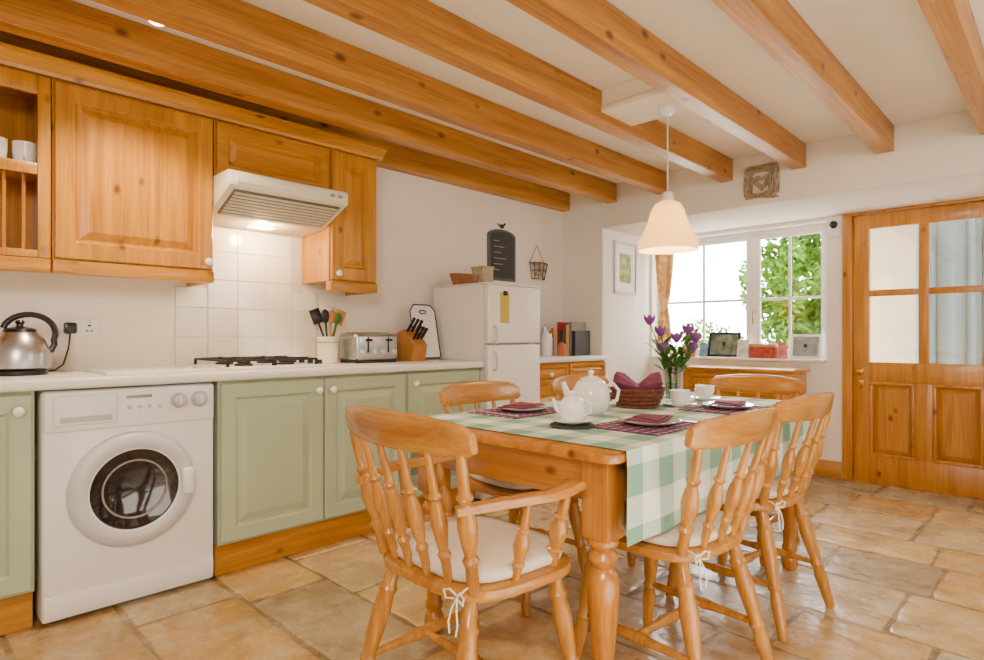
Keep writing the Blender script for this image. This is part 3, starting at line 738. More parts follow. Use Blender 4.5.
def card(x, w, h, col, lb):
    b = MB(); b.prism([(-.03,0),(-.0285,0),(0,h-.002),(.0285,0),(.03,0),(.0008,h),(-.0008,h)],'x',-w/2,w/2)
    tag(b.build('greeting_card', mat('card_'+lb.split()[0], col, .8, var=.3, scale=24), w=False, loc=(x,4.985,.8805)), lb, 'card', 'cards on the window sill')
card(-1.96, .09, .15, S(214,220,206), 'white folded card on the sill right of the wide dark frame')
card(-1.655, .06, .13, S(196,120,110), 'pink folded card on the sill beside the red box')
card(-2.295, .07, .12, S(120,150,180), 'blue folded card on the sill beside the potted geranium')
# geranium pot
GX = -2.42
t = thing('potted_geranium', 'potted red geranium on the sill beside the gold curtain', 'plant', (GX,4.98,.88))
b = MB(); b.lathe([(.04,0),(.055,.075),(.06,.08),(.06,.095),(.05,.095),(.045,.08),(0,.078)], (GX,4.98,.88), 20); b.build('pot', terra, t)
rr = random.Random(8); b = MB(); f = MB()
for k in range(46):
    a = rr.uniform(0,2*PI); r_ = rr.uniform(.01,.09); z = .99+rr.uniform(0,.12)
    M = Matrix.Translation((GX+r_*math.cos(a),4.965+r_*.5*math.sin(a),z)) @ Matrix.Rotation(rr.uniform(-.9,.9),4,'X') @ Matrix.Rotation(rr.uniform(-.9,.9),4,'Y')
    b.lathe([(.022,0),(.012,-.003),(0,-.004)], seg=8, M=M, cap0=False)
for k in range(5): f.ball((GX+rr.uniform(-.07,.07),4.96+rr.uniform(-.04,.04),1.08+rr.uniform(0,.05)), .016, seg=8)
b.tube([(GX,4.98,.95),(GX,4.975,1.1)], .006, 6)
b.build('foliage', leafm, t); f.build('blooms', pinkm, t)

# pine chest below the sill
t = thing('pine_chest', 'low pine chest under the window behind the end chair', 'chest', (-1.87,4.73,0))
b = MB(); b.box(-2.28,-1.46,4.56,4.925,0,.79,.004); b.build('body', pine['z'], t)
b = MB(); b.box(-2.31,-1.43,4.53,4.928,.79,.815,.006); b.build('chest_top', pine['x'], t)
for z0, z1 in ((.56,.77),(.32,.54),(.08,.30)):
    b = MB(); pdoor(b,'y',4.56,-2.24,-1.5,z0,z1,t=.016,fr=.03,fw=.6); d = b.build('drawer', pine['x'], t, ang=20)
    for kx in (-2.05,-1.69):
        b = MB(); b.lathe([(.008,0),(.016,.018),(.01,.028),(0,.03)], seg=14, M=Matrix.Translation((kx,4.544,(z0+z1)/2)) @ Matrix.Rotation(R(90),4,'X')); b.build('knob', tanw, d)

# door
def door():
    x0, x1, y0, y1, zt = -1.155, -.315, 4.955, 4.998, 1.925
    b = MB()
    b.box(-1.222,-1.158,4.935,5.12,0,1.948,.004); b.box(-.312,-.20,4.935,5.12,0,1.948,.004); b.box(-1.158,-.312,4.935,5.12,1.93,1.948,.003)
    b.box(-.2,-.142,4.96,5.12,0,1.948)
    b.box(-1.158,-.312,4.95,5.13,0,.010); b.box(-1.158,-.312,5.005,5.13,.010,.045)
    struct(b, 'trim_1', doorw['z'])
    b = MB(); xm = (x0+x1)/2
    st = .10; zb = .0105
    b.box(x0,x0+st,y0,y1,zb,zt,.003); b.box(x1-st,x1,y0,y1,zb,zt,.003)
    b.box(x0+st,x1-st,y0,y1,zt-.10,zt,.003); b.box(x0+st,x1-st,y0,y1,.73,.87,.003); b.box(x0+st,x1-st,y0,y1,zb,.2,.003)
    b.box(xm-.03,xm+.03,y0,y1,.87,zt-.10,.003); b.box(x0+st,xm-.03,y0+.004,y1-.004,1.34,1.385,.003); b.box(xm+.03,x1-st,y0+.004,y1-.004,1.34,1.385,.003)
    b.box(xm-.05,xm+.05,y0,y1,.2,.73,.003)
    d = struct(b, 'door_1', doorw['z'])
    for a0, a1 in ((x0+st,xm-.05),(xm+.05,x1-st)):
        b = MB(); pdoor(b,'y',y1-.004,a0,a1,.2,.73,t=.030,fr=.008); b.build('panel', doorw['z'], d, ang=20)
        b = MB(); e = .022
        for q in ((a0,a1,.2,.2+e),(a0,a1,.73-e,.73),(a0,a0+e,.2+e,.73-e),(a1-e,a1,.2+e,.73-e)): b.box(q[0],q[1],y0-.008,y0+.012,q[2],q[3],.005,2)
        b.build('panel_moulding', doorw['z'], d)
    for a0, a1 in ((x0+st,xm-.03),(xm+.03,x1-st)):
        for c0, c1 in ((.87,1.34),(1.385,zt-.10)):
            b = MB(); b.box(a0,a1,4.976,4.98,c0,c1); b.build('pane', pane, d)
    b = MB(); M = Matrix.Translation((x0+.05,y0,.80)) @ Matrix.Rotation(R(90),4,'X')
    b.lathe([(.024,0),(.024,.004),(.009,.006),(.009,.03),(.02,.036),(.026,.05),(.02,.062),(0,.066)], seg=20, M=M); b.build('knob', brass, d)
    b = MB(); b.box(x0+.035,x0+.065,y0-.004,y0,.68,.74,.001); b.build('keyhole_plate', brass, d)
door()
# net curtain hanging in the porch behind the right half of the door
t = thing('sheer_curtain', 'white sheer curtain hanging behind the right panes of the glazed door', 'curtain', (-.45,5.34,.6))
b = MB(); rows = []
ph = [0]
for k in range(260): ph.append(ph[-1]+.21*(1+.7*math.sin(k*.051+1)*math.sin(k*.023)))
am = [.7+.35*math.sin(k*.083)+.3*math.sin(k*.031+2) for k in range(261)]
for z, s in ((.62,1.15), (1.0,1.05), (1.4,.95), (1.75,.85), (1.98,.6)):
    rows.append([V((-.85+k*.0031+.012*math.sin(ph[k]*2+z*.3), 5.36+s*am[k]*(.070*math.sin(ph[k])+.012*math.sin(ph[k]*2.3+.5*z)), z)) for k in range(261)])
b.loft(rows, closed=False, cap0=False, cap1=False); b.build('net_fabric', sheer, t, ang=179)
b = MB(); b.tube([(-1.2,5.36,1.985),(-.02,5.36,1.985)], .008, 8); b.build('curtain_rod', whitep, t)
# sensor
t = thing('motion_sensor', 'small black and white sensor on the wall left of the door', 'sensor', (-1.275,YA,1.8))
b = MB(); b.box(-1.31,-1.24,YA-.03,YA-.0005,1.80,1.92,.006); b.build('housing', whitep, t)
b = MB(); b.ball((-1.275,YA-.034,1.88), .03, 1,.7,1); b.build('lens', black, t)
# twig ornament on header
t = thing('twig_wall_hanging', 'square grey beige twig ornament with heart on the wall above the window', 'ornament', (-1.516,YB,2.02))
b = MB(); rr = random.Random(2)
for k in range(60):
    s_ = k % 4; j = lambda: rr.uniform(-.032,.024); L = .085+rr.uniform(-.02,.025)
    if s_ == 0: p = ((-L,-.085+j()),(L,-.085+j()))
    elif s_ == 1: p = ((-L,.085-j()),(L,.085-j()))
    elif s_ == 2: p = ((-.085-j(),-L),(-.085-j(),L))
    else: p = ((.085+j(),-L),(.085+j(),L))
    dpt = YB-.006-rr.uniform(0,.022)
    jj = rr.uniform(-.008,.008)
    b.tube([(-1.516+p[0][0],dpt,2.10+p[0][1]),(-1.516+(p[0][0]+p[1][0])/2+jj,dpt-.004,2.10+(p[0][1]+p[1][1])/2+jj),(-1.516+p[1][0],dpt,2.10+p[1][1])], rr.uniform(.0035,.006), 5)
b.build('twig_frame', twig, t)
b = MB()
for q in range(4):
    pts = []
    for k in range(24):
        a = 2*PI*k/24; s_ = .0036-q*.0007; pts.append((-1.516+s_*16*math.sin(a)**3, YB-.012, 2.10+s_*(13*math.cos(a)-5*math.cos(2*a)-2*math.cos(3*a)-math.cos(4*a))))
    b.tube(pts, .0055, 5, loop=True)
b.build('heart', twig, t)

# pendant lamp and its board, downlight
LX, LY = -1.43, 2.70
b = MB(); b.box(-1.712,-1.329,LY-.16,LY+.13,2.185,2.215,.004); b.box(-1.712,-1.329,LY-.15,LY+.12,2.215,2.299)
tag(b.build('mounting_board', ceilm, loc=(-1.52,LY,2.185)), 'white painted board between two beams carrying the pendant lamp', 'board')
t = thing('pendant_lamp', 'pendant lamp with cream bell shade hanging over the dining table', 'lamp', (LX,LY,2.185))
b = MB(); b.lathe([(.045,2.184),(.045,2.165),(.02,2.14),(0,2.138)], (LX,LY,0), 24); b.build('ceiling_rose', whitep, t)
b = MB(); b.tube([(LX,LY,2.14),(LX,LY,1.76)], .0035, 8); b.build('cord', whiteg, t)
b = MB(); b.lathe([(0,1.765),(.022,1.76),(.03,1.745),(.032,1.71),(.03,1.705)], (LX,LY,0), 20); b.build('cap', creamp, t)
po = [(.034,1.715),(.060,1.702),(.078,1.672),(.090,1.63),(.108,1.58),(.130,1.54),(.141,1.515),(.144,1.475)]
b = MB(); b.lathe(po+[(r-.004,z) for r, z in po[::-1]], (LX,LY,0), 40, cap0=False, cap1=False); b.build('lamp_shade', shadem, t)
b = MB(); b.ball((LX,LY,1.60), .03, 1,1,1.25); b.build('bulb', emitw, t)
DX, DY = -2.475, .73
t = thing('downlight', 'small lit brass ceiling downlight at the top left', 'light', (DX,DY,2.3))
b = MB(); b.lathe([(.04,2.2995),(.04,2.275),(.034,2.24),(.03,2.236),(.03,2.26)], (DX,DY,0), 24); b.build('ring', brass, t)
b = MB(); b.lathe([(.03,2.242),(.022,2.232),(0,2.226)], (DX,DY,0), 20); b.build('bulb', emitw, t)

# ------------------------------------------------------------------ dining table
TX0, TX1, TY0, TY1, TZ = -1.73, -.84, 1.30, 2.97, .75
def rrect(x0, x1, y0, y1, r, n=6):
    pts = []
    for cx, cy, a0 in ((x1-r,y0+r,-90),(x1-r,y1-r,0),(x0+r,y1-r,90),(x0+r,y0+r,180)):
        for k in range(n+1): a = R(a0+90*k/n); pts.append((cx+r*math.cos(a), cy+r*math.sin(a)))
    return pts
t = thing('dining_table', 'pine farmhouse dining table with turned legs', 'table', ((TX0+TX1)/2,(TY0+TY1)/2,0))
b = MB(); rs = []
for ins, z in ((.012,.718),(.002,.722),(0,.732),(.002,.744),(.009,.75)):
    rs.append([V((p[0],p[1],z)) for p in rrect(TX0+ins,TX1-ins,TY0+ins,TY1-ins,.045)])
b.loft(rs); b.build('tabletop', tablew['y'], t)
for q in ((TX0+.13,TX1-.13,TY0+.055,TY0+.077,'x'),(TX0+.13,TX1-.13,TY1-.077,TY1-.055,'x'),(TX0+.055,TX0+.077,TY0+.13,TY1-.13,'y'),(TX1-.077,TX1-.055,TY0+.13,TY1-.13,'y')):
    b = MB(); b.box(q[0],q[1],q[2],q[3],.60,.718,.003); b.build('apron', tablew[q[4]], t)
for x in (TX0+.087,TX1-.087):
    for y in (TY0+.087,TY1-.087):
        b = MB(); b.box(x-.043,x+.043,y-.043,y+.043,.50,.718,.005)
        b.lathe([(.024,0),(.03,.004),(.036,.03),(.034,.06),(.022,.075),(.03,.085),(.032,.10),(.026,.115),(.03,.17),(.038,.26),(.044,.33),(.045,.37),(.038,.405),(.026,.42),(.036,.43),(.041,.445),(.036,.46),(.03,.468),(.043,.485),(.043,.50)], (x,y,0), 28)
        b.build('leg', tablew['z'], t)
# tablecloth
def cloth():
    bm = bmesh.new(); uvl = bm.loops.layers.uv.new('UVMap')
    prof = []; x0, x1 = TX0-.006, TX1+.006; hang = .25
    nh = 10
    for k in range(nh): prof.append(('l', hang*(1-k/nh)))
    nt_ = 14
    for k in range(nt_+1): prof.append(('t', x0+(x1-x0)*k/nt_))
    for k in range(1, nh+1): prof.append(('r', hang*k/nh))
    y0, y1 = TY0+.055, TY1-.02; ny = 60; grid = []
    for j in range(ny+1):
        y = y0+(y1-y0)*j/ny; row = []
        for ty, v in prof:
            if ty == 't': p = (v, y, TZ+.0035); u = v
            else:
                s_ = v/hang; rip = (.001+.005*math.sin(y*17)+.003*math.sin(y*29+1))*s_
                z = TZ+.0035-v
                if ty == 'r': p = (x1+.001+max(rip,-.001)+.002*min(1,s_*5), y, z); u = x1+v
                else: p = (x0-.001-max(rip,-.001)-.002*min(1,s_*5), y, z); u = x0-v
            row.append((bm.verts.new(p), u, y))
        grid.append(row)
    for j in range(ny):
        for i in range(len(prof)-1):
            q = (grid[j][i],grid[j][i+1],grid[j+1][i+1],grid[j+1][i])
            f = bm.faces.new([a[0] for a in q])
            for l, a in zip(f.loops, q): l[uvl].uv = (a[1]+5, a[2]+5)
    o = MB(); o.bm.free(); o.bm = bm
    tag(o.build('tablecloth', ging, loc=((TX0+TX1)/2,2.0,TZ), ang=70), 'green and white gingham tablecloth draped over the dining table', 'tablecloth')
cloth()
ZT = TZ+.0045

# ------------------------------------------------------------------ chairs
SP = [(0,.009),(.08,.011),(.2,.012),(.24,.017),(.27,.011),(.34,.015),(.46,.021),(.55,.019),(.64,.011),(.67,.017),(.70,.011),(.85,.010),(1,.008)]
ST = [(0,.014),(.08,.016),(.2,.015),(.25,.021),(.28,.014),(.36,.019),(.48,.025),(.56,.022),(.66,.014),(.70,.021),(.73,.014),(.9,.014),(1,.012)]
LG = [(0,.014),(.03,.017),(.15,.019),(.28,.023),(.36,.018),(.39,.024),(.42,.018),(.5,.022),(.68,.027),(.8,.022),(.84,.027),(.87,.02),(1,.018)]
SR = [(0,.009),(.1,.011),(.35,.014),(.45,.019),(.5,.015),(.55,.019),(.65,.014),(.9,.011),(1,.009)]
def make_chair(name, label, arm=False, group='farmhouse chairs round the dining table'):
    t = thing(name, label, 'chair', (0,0,0), 0, group)
    k = 1.13 if arm else 1.0
    dz0 = .014 if arm else -.014
    def outline(s, z, n=40):
        r = []
        for i in range(n):
            a = 2*PI*i/n; ca, sa = math.cos(a), math.sin(a)
            x = math.copysign(abs(ca)**.55, ca); y = math.copysign(abs(sa)**.55, sa)
            hw = (.212+.012*y)*k
            r.append(V((x*hw*s, y*.205*s, z)))
        return r
    b = MB(); b.loft([outline(.93,.418), outline(.99,.424), outline(1,.436), outline(.99,.448), outline(.95,.453)]); b.build('seat', chairx, t, w=False)
    b = MB(); b.loft([outline(.80,.4535), outline(.90,.460), outline(.92,.475), outline(.88,.488), outline(.7,.496), outline(.35,.497), outline(.08,.494)]); cu = b.build('cushion', cushm, t, w=False, ang=60)
    sx = 1 if arm else -1
    px, py = sx*.165*k, -.215
    b = MB()
    for q in (-1,1):
        b.tube([(px,py,.452),(px+q*.018,py-.010,.468),(px+q*.036,py-.013,.462),(px+q*.030,py-.011,.444),(px+q*.008,py-.006,.448)], .0024, 6)
        b.tube([(px,py-.003,.45),(px+q*.009,py-.012,.425),(px+q*.016,py-.015,.395),(px+q*.011,py-.016,.37)], .0022, 6)
    b.tube([(px,py,.452),(px,py+.02,.460),(px*.98,py+.05,.464)], .0024, 6)
    b.build('tie', ribbon, cu, w=False)
    legs = {}
    for sx in (-1,1):
        for nm, p0, p1 in (('f',(sx*.20*k,.20,0),(sx*.15*k,.14,.42)),('r',(sx*.20*k,-.255,0),(sx*.14*k,-.15,.42))):
            b = MB(); b.spin(p0,p1,LG,14); b.build('leg', chairw, t, w=False); legs[(nm,sx)] = (V(p0),V(p1))
    mids = []
    for sx in (-1,1):
        a = legs[('f',sx)]; c = legs[('r',sx)]
        pa, pc = a[0].lerp(a[1],.40), c[0].lerp(c[1],.40); mids.append((pa+pc)/2)
        b = MB(); b.spin(pa,pc,SR,10); b.build('stretcher', chairw, t, w=False)
    b = MB(); b.spin(mids[0],mids[1],SR,10); b.build('stretcher', chairw, t, w=False)
    W = .245 if not arm else .262
    ry = lambda x: -.285+.05*(x/W)**2
    n = 6 if arm else 5
    for i in range(n):
        u = -1+2*i/(n-1); xb, xt = u*.165*k, u*(W-.035)
        yb = -.165-.02*(1-abs(u)**2)
        b = MB(); b.spin((xb,yb,.445),(xt,ry(xt)+.006,.775+dz0), ST if i in (0,n-1) else SP, 12)
        b.build('back_post' if i in (0,n-1) else 'spindle', chairw, t, w=False)
    rings = []
    for i in range(25):
        u = -1+2*i/24; x = u*W; yc = ry(x); zt = .862+dz0-.022*abs(u)**2.2; zb = .762+dz0+.004*abs(u)
        if abs(u) > .99: zt -= .012; zb += .012
        th = .011
        hh = (zt-zb)/2; zc = (zt+zb)/2; ring = []
        for q in range(16):
            a = 2*PI*q/16; ca, sa = math.cos(a), math.sin(a)
            dz = math.copysign(abs(sa)**.6, sa)*hh
            ring.append(V((x, yc+math.copysign(abs(ca)**.6, ca)*th-dz*.22, zc+dz)))
        rings.append(ring)
    b = MB(); b.loft(rings); b.build('crest_rail', crestw, t, w=False, ang=50)
    if arm:
        for sx in (-1,1):
            b = MB(); b.sweep([(sx*.205,-.235,.655),(sx*.235,-.17,.662),(sx*.262,-.08,.664),(sx*.272,0,.66),(sx*.268,.07,.662),(sx*.262,.115,.668),(sx*.258,.142,.66)], [.026,.034,.04,.044,.054,.058,.045], [.024,.026,.026,.026,.028,.03,.02])
            b.build('arm', chairx, t, w=False)
            b = MB(); b.spin((sx*.205,.09,.445),(sx*.262,.085,.65), ST, 12); b.build('arm_support', chairw, t, w=False)
            b = MB(); b.spin((sx*.21,-.05,.445),(sx*.264,-.06,.652), SP, 12); b.build('arm_support', chairw, t, w=False)
    return t
ch = make_chair('dining_chair', 'wooden spindle back chair at the near right side of the table')
ch.location = (-.930,1.732,0); ch.rotation_euler = (0,0,R(85))
place_copy(ch, (-.952,2.405,0), R(84), 'wooden spindle back chair at the far right side of the table near the door')
place_copy(ch, (-1.68,1.90,0), R(-90), 'wooden chair across the table facing the near right chair, beside green cabinets')
place_copy(ch, (-1.65,2.61,0), R(-91), 'wooden chair on the cabinet side of the table, behind the teapot')
place_copy(ch, (-1.22,3.03,0), R(180), 'wooden chair at the far end of the table in front of the window')
ca = make_chair('carver_chair', 'wooden armchair with cream cushion at the near end of the table', True)
ca.location = (-1.195,1.15,0); ca.rotation_euler = (0,0,R(-2))

# ------------------------------------------------------------------ tableware
def setting(x, y, rz, where):
    m = MB(); m.box(-.185,.185,-.13,.13,0,.003,.001,1)
    tag(m.build('placemat', plaidm, w=False, loc=(x,y,ZT), rz=rz), 'purple plaid placemat '+where, 'placemat', 'plaid placemats on the table')
    c = MB(); c.lathe([(.055,0),(.06,.003),(.078,.006),(.102,.015),(.104,.017),(.10,.0175),(.075,.009),(0,.007)], seg=36)
    o = c.build('side_plate', china, w=False, loc=(x,y,ZT+.0035), rz=rz); tag(o, 'white side plate '+where, 'plate', 'side plates on the placemats')
    n = MB(); n.prism([(-.10,-.06),(.10,-.055),(.09,.055),(-.085,.06)],'z',.0,.004,.0015); n.prism([(-.09,-.05),(.08,-.045),(.0,.055)],'z',.004,.008,.0015)
    o = n.build('napkin', burg, w=False, loc=(x,y,ZT+.0215), rz=rz+.25); tag(o, 'folded mauve napkin on the plate '+where, 'napkin', 'mauve napkins on the plates')
    k = MB(); k.box(-.006,.006,-.10,.02,0,.003,.001,1); k.box(-.009,.009,.02,.10,0,.002,.0008,1)
    o = k.build('table_knife', steel, w=False, loc=(x+.14*math.cos(rz),y+.14*math.sin(rz),ZT+.0035), rz=rz); tag(o, 'steel table knife on the placemat '+where, 'knife', 'table knives on the placemats')
setting(-1.02,1.80, R(90), 'in front of the near right chair')
setting(-1.02,2.44, R(90), 'in front of the far right chair')
setting(-1.57,1.78, R(-90), 'in front of the chair beside green cabinets')
setting(-1.57,2.52, R(-90), 'in front of the chair behind the teapot')
def cup(x, y, rz, lb, saucer=True, s=1):
    if saucer:
        c = MB(); c.lathe([(.03,0),(.034,.003),(.062,.011),(.07,.016),(.067,.017),(.035,.007),(0,.006)], seg=30)
        tag(c.build('saucer', china, w=False, loc=(x,y,ZT)), 'white saucer under the '+lb, 'saucer', 'saucers on the table')
    t = thing('teacup', lb, 'cup', (x,y,ZT+(.008 if saucer else 0)), rz, 'white teacups on the table')
    b = MB(); b.lathe([(.022*s,0),(.024*s,.004),(.03*s,.012),(.040*s,.035),(.043*s,.062),(.041*s,.062),(.037*s,.036),(.026*s,.013),(0,.009)], seg=28); b.build('bowl', china, t, w=False)
    b = MB(); b.tube([(.039*s,0,.052),(.058*s,0,.054),(.064*s,0,.038),(.052*s,0,.022),(.034*s,0,.02)], .0042, 8); b.build('handle', china, t, w=False)
cup(-1.20,2.37,R(20),'white teacup nearest the vase of flowers')
cup(-1.23,2.68,R(160),'white teacup furthest from the camera beyond the vase')
def pot(x, y, rz, s, lb, nm='teapot', z=ZT):
    t = thing(nm, lb, 'teapot', (x,y,z), rz)
    b = MB(); b.lathe([(.046*s,0),(.052*s,.004*s),(.068*s,.022*s),(.077*s,.06*s),(.073*s,.10*s),(.055*s,.13*s),(.044*s,.137*s)], seg=36); b.build('body', china, t, w=False)
    b = MB(); b.lathe([(.046*s,.137*s),(.044*s,.142*s),(.025*s,.151*s),(.008*s,.155*s),(.008*s,.160*s),(.013*s,.168*s),(.009*s,.176*s),(0,.177*s)], seg=28); b.build('lid', china, t, w=False)
    b = MB(); b.tube([(.066*s,0,.05*s),(.094*s,0,.07*s),(.104*s,0,.1*s),(.114*s,0,.128*s)], [.021*s,.015*s,.012*s,.009*s], 12); b.build('spout', china, t, w=False)
    b = MB(); b.tube([(-.062*s,0,.112*s),(-.09*s,0,.122*s),(-.113*s,0,.095*s),(-.105*s,0,.055*s),(-.072*s,0,.04*s)], .0075*s, 10); b.build('handle', china, t, w=False)
    return t
pot(-1.335,1.915,R(225),.95,'large round white china teapot in the middle of the table')
# coaster + saucer + small teapot
cz = MB(); cz.lathe([(.072,0),(.075,.002),(.075,.006),(.072,.008),(0,.008)], (0,0,0), 30)
tag(cz.build('coaster', slate, w=False, loc=(-1.19,1.60,ZT)), 'dark round coaster at the near end of the table', 'coaster')
cs = MB(); cs.lathe([(.03,0),(.034,.003),(.066,.010),(.074,.015),(.071,.016),(.035,.007),(0,.006)], seg=30)
tag(cs.build('saucer', china, w=False, loc=(-1.19,1.60,ZT+.0085)), 'white saucer on the dark coaster under the small teapot', 'saucer', 'saucers on the table')
pot(-1.19,1.60,R(200),.58,'small white teapot on a saucer nearest the camera', z=ZT+.0165)
# bread basket
BX, BY = -1.33, 2.25
t = thing('bread_basket', 'oval dark wicker bread basket in the middle of the table', 'basket', (BX,BY,ZT))
b = MB(); b.lathe([(.075,0),(.08,.004),(.095,.04),(.108,.075),(.104,.075),(.09,.04),(.075,.01),(0,.008)], (BX,BY,ZT), 32, sx=1, sy=1.15); b.build('woven_body', wickerd, t)
b = MB()
for zz, rr_ in ((.006,.081),(.022,.088),(.038,.0945),(.054,.101),(.076,.107)): b.torus((BX,BY,ZT+zz), rr_, .006, 32, sy=1.15)
b.build('woven_bands', wickerd, t)
b = MB(); rings = []
for s, z, lob, up in ((.055,.02,0,0),(.075,.045,0,0),(.092,.08,.06,.004),(.108,.100,.22,.012),(.100,.118,.32,.030),(.07,.112,.25,.030),(.035,.098,.1,.012),(.012,.088,0,0)):
    r = []
    for k in range(48):
        a = 2*PI*k/48; tri = abs(((a*4/(2*PI)+.13) % 1)*2-1)   # sharp folded corners
        f = 1+lob*(tri-.5)*1.5; w = up*(tri*2-1)
        r.append(V((BX+s*f*math.cos(a), BY+s*1.12*f*math.sin(a), ZT+z+w)))
    rings.append(r)
b.loft(rings); tag(b.build('napkin', mauve, loc=(BX,BY,ZT+.02), ang=30), 'mauve napkin tucked into the bread basket', 'napkin')
# vase and flowers
VX, VY = -1.31, 2.52
t = thing('vase', 'clear glass vase of purple flowers on the dining table', 'vase', (VX,VY,ZT))
b = MB(); b.lathe([(.034,0),(.036,.003),(.034,.05),(.036,.12),(.046,.165),(.044,.165),(.033,.12),(.031,.05),(.03,.01),(0,.008)], (VX,VY,ZT), 28); b.build('glass_body', vaseglass, t)
b = MB(); b.lathe([(.029,.012),(.030,.05),(.031,.09),(0,.09)], (VX,VY,ZT), 24); b.build('water', glass_thin('water', (.8,.9,.82,1), .05), t)
rr = random.Random(21)
heads = [(-.080,-.065,.36),(-.048,-.025,.31),(.06,.03,.32),(.088,.045,.28),(.03,-.02,.28),(-.02,-.06,.235),(.06,.07,.235)]
for i, (dx, dy, z) in enumerate(heads):
    a0 = V((VX+dx*.12,VY+dy*.12,ZT+.02)); top = V((VX+dx,VY+dy,ZT+z))
    t = thing('flower', 'purple flower on a leafy green stem in the glass vase', 'flower', tuple(a0), 0, 'purple flowers in the glass vase')
    mid = V((VX+dx*.28,VY+dy*.28,ZT+.15))
    b = MB(); b.tube([a0,mid,mid.lerp(top,.6)+V((0,0,.01)),top], .0028, 6); b.build('stem', leafm, t)
    b = MB(); fs = .84
    for p in range(6):
        ang = 2*PI*p/6+i; d = V((math.cos(ang),math.sin(ang),0)); sd = V((-d.y,d.x,0))
        rows = []
        for q in range(5):
            u = q/4; rr_ = fs*(.004+.024*math.sin(u*(1.7+.25*(i%4)))); w_ = fs*.019*math.sin(.25+u*2.6)
            c0 = top+d*rr_+V((0,0,fs*(-.012+.054*u))); rows.append([c0-sd*w_, c0+d*.005, c0+sd*w_])
        b.loft(rows, closed=False, cap0=False, cap1=False)
    b.ball(tuple(top+V((0,0,.004))), .011, seg=8)
    b.build('bloom', purple, t, ang=80)
    b = MB()
    for q in range(13):
        p = a0.lerp(mid,.75).lerp(top, q*.06); ang = rr.uniform(0,2*PI); d = V((math.cos(ang),math.sin(ang),rr.uniform(.4,1.6))).normalized(); sd = d.cross(V((0,0,1))).normalized()
        L = rr.uniform(.06,.115)
        b.loft([[p-sd*.001,p+sd*.001],[p+d*L*.4-sd*.012,p+d*L*.4+sd*.012],[p+d*L*.8-sd*.009-V((0,0,.006)),p+d*L*.8+sd*.009-V((0,0,.006))],[p+d*L-sd*.001-V((0,0,.015)),p+d*L+sd*.001-V((0,0,.015))]], closed=False, cap0=False, cap1=False)
    b.build('leaf', leafm, t, ang=80)

# ------------------------------------------------------------------ outside bushes
def bush(x, y, rx, h, n, m, lb, seed):
    r = random.Random(seed); t = thing('garden_bush', lb, 'bush', (x,y,-.12), 0, 'bushes outside the window')
    b = MB(); b.spin((x,y,-.12),(x,y,h*.6),[(0,.07),(1,.03)],8)
    b.build('trunk', wicker, t)
    bm = bmesh.new()
    for k in range(n):
        while True:
            p = V((r.uniform(-1,1),r.uniform(-1,1),r.uniform(-1,1)))
            if .25 < p.length < 1: break
        lump = 1+.18*math.sin(p.x*7+seed)+.15*math.sin(p.z*9)
        c = V((x+p.x*rx*lump, y+p.y*rx*.7*lump, h*.5+p.z*h*.52*lump))
        a = V((r.uniform(-1,1),r.uniform(-1,1),r.uniform(-1,1))).normalized(); s_ = a.orthogonal().normalized(); L = r.uniform(.035,.08)
        vs = [bm.verts.new(c-a*L), bm.verts.new(c+s_*L*.45), bm.verts.new(c+a*L), bm.verts.new(c-s_*L*.45)]
        bm.faces.new(vs)
    o = MB(); o.bm.free(); o.bm = bm; o.build('foliage', m, t)
bush(-2.66,8.6,.62,3.0,7000,leafb,'bright green leafy bush outside the right half of the window',1)
bush(-2.0,10.7,.95,3.6,6500,leafb2,'darker green bush outside the far right edge of the window',2)
bush(-5.2,11.5,.8,1.25,1800,leafb,'low bush outside the left half of the window',3)

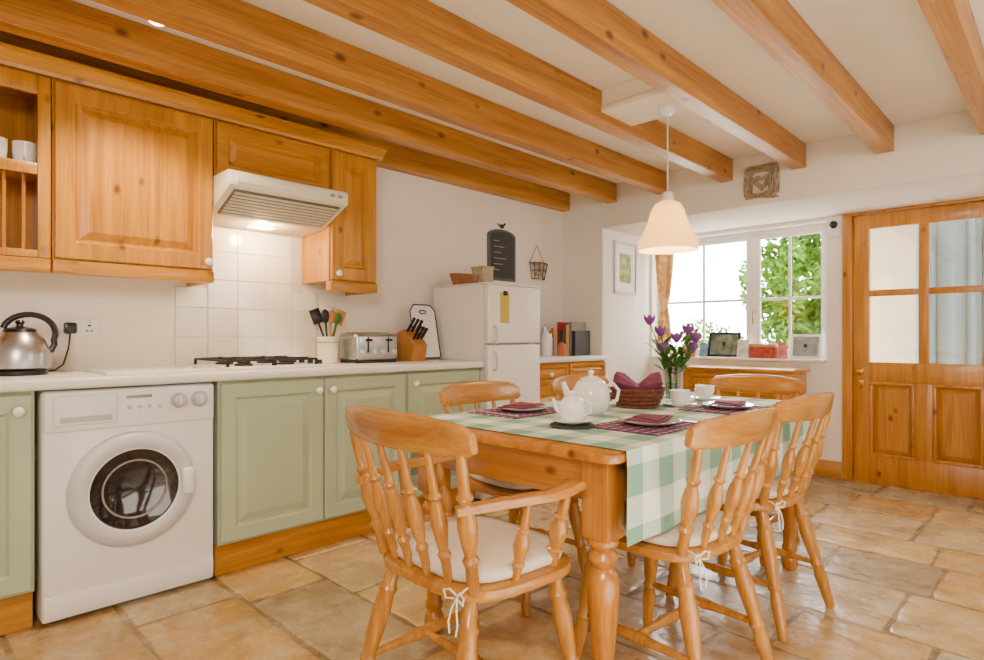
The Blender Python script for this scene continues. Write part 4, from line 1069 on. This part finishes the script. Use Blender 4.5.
# ------------------------------------------------------------------ light
def area(name, loc, target, size, power, col, sy=None):
    l = bpy.data.lights.new(name, 'AREA'); l.energy = power; l.color = col; l.size = size
    if sy: l.shape = 'RECTANGLE'; l.size_y = sy
    o = bpy.data.objects.new(name, l); C.objects.link(o); o.location = loc
    o.rotation_euler = (V(target)-V(loc)).to_track_quat('-Z','Y').to_euler(); return o
def point(name, loc, power, col, r=.03):
    l = bpy.data.lights.new(name, 'POINT'); l.energy = power; l.color = col; l.shadow_soft_size = r
    o = bpy.data.objects.new(name, l); C.objects.link(o); o.location = loc; return o
area('room_fill', (.6,-.9,2.1), (-2.0,1.4,.9), .7, 68, (1,.90,.76))  # soft fill added behind the camera, not a fitting of the room
area('ceiling_bounce_fill', (.3,1.2,.35), (-1.2,1.6,2.3), 1.4, 29, (1,.90,.75))  # added uplight standing in for light bounced onto the ceiling
area('door_side_fill', (.95,2.9,1.7), (-1.4,2.6,.6), .6, 13, (1,.94,.86))  # extra fill added from the right, no lamp hangs there
point('pendant_bulb_light', (LX,LY,1.52), 10, (1,.70,.36))
point('hood_light', (-3.04,1.4,1.595), 11, (1,.66,.32), .03)
sp = bpy.data.lights.new('downlight_spot','SPOT'); sp.energy = 85; sp.color = (1,.76,.48); sp.spot_size = R(120); sp.spot_blend = .6; sp.shadow_soft_size = .04
o = bpy.data.objects.new('downlight_spot', sp); C.objects.link(o); o.location = (DX,DY,2.21)
sun = bpy.data.lights.new('sun','SUN'); sun.energy = 5; sun.angle = R(1); sun.color = (1,.95,.85)
o = bpy.data.objects.new('sun', sun); C.objects.link(o); o.rotation_euler = V((.35,.7,-1.0)).to_track_quat('-Z','Y').to_euler()
for nm, loc, sx, sy in (('window_portal',(-2.05,5.145,1.40),1.44,1.04),('door_portal',(-.73,5.145,.97),.84,1.9)):
    l = bpy.data.lights.new(nm,'AREA'); l.shape = 'RECTANGLE'; l.size = sx; l.size_y = sy; l.cycles.is_portal = True
    o = bpy.data.objects.new(nm, l); C.objects.link(o); o.location = loc; o.rotation_euler = (R(-90),0,0)
w = bpy.data.worlds.new('World'); bpy.context.scene.world = w; w.use_nodes = True
bg = w.node_tree.nodes['Background']; bg.inputs[0].default_value = (.97,.985,1,1); bg.inputs[1].default_value = 36

# ------------------------------------------------------------------ camera
cam = bpy.data.cameras.new('camera'); cam.sensor_width = 36; cam.lens = 597/984*36; cam.shift_y = 7/984; cam.clip_start = .02
co = bpy.data.objects.new('camera', cam); C.objects.link(co); co.location = (0,0,1.05); co.rotation_euler = (R(90),0,R(44.3))
bpy.context.scene.camera = co
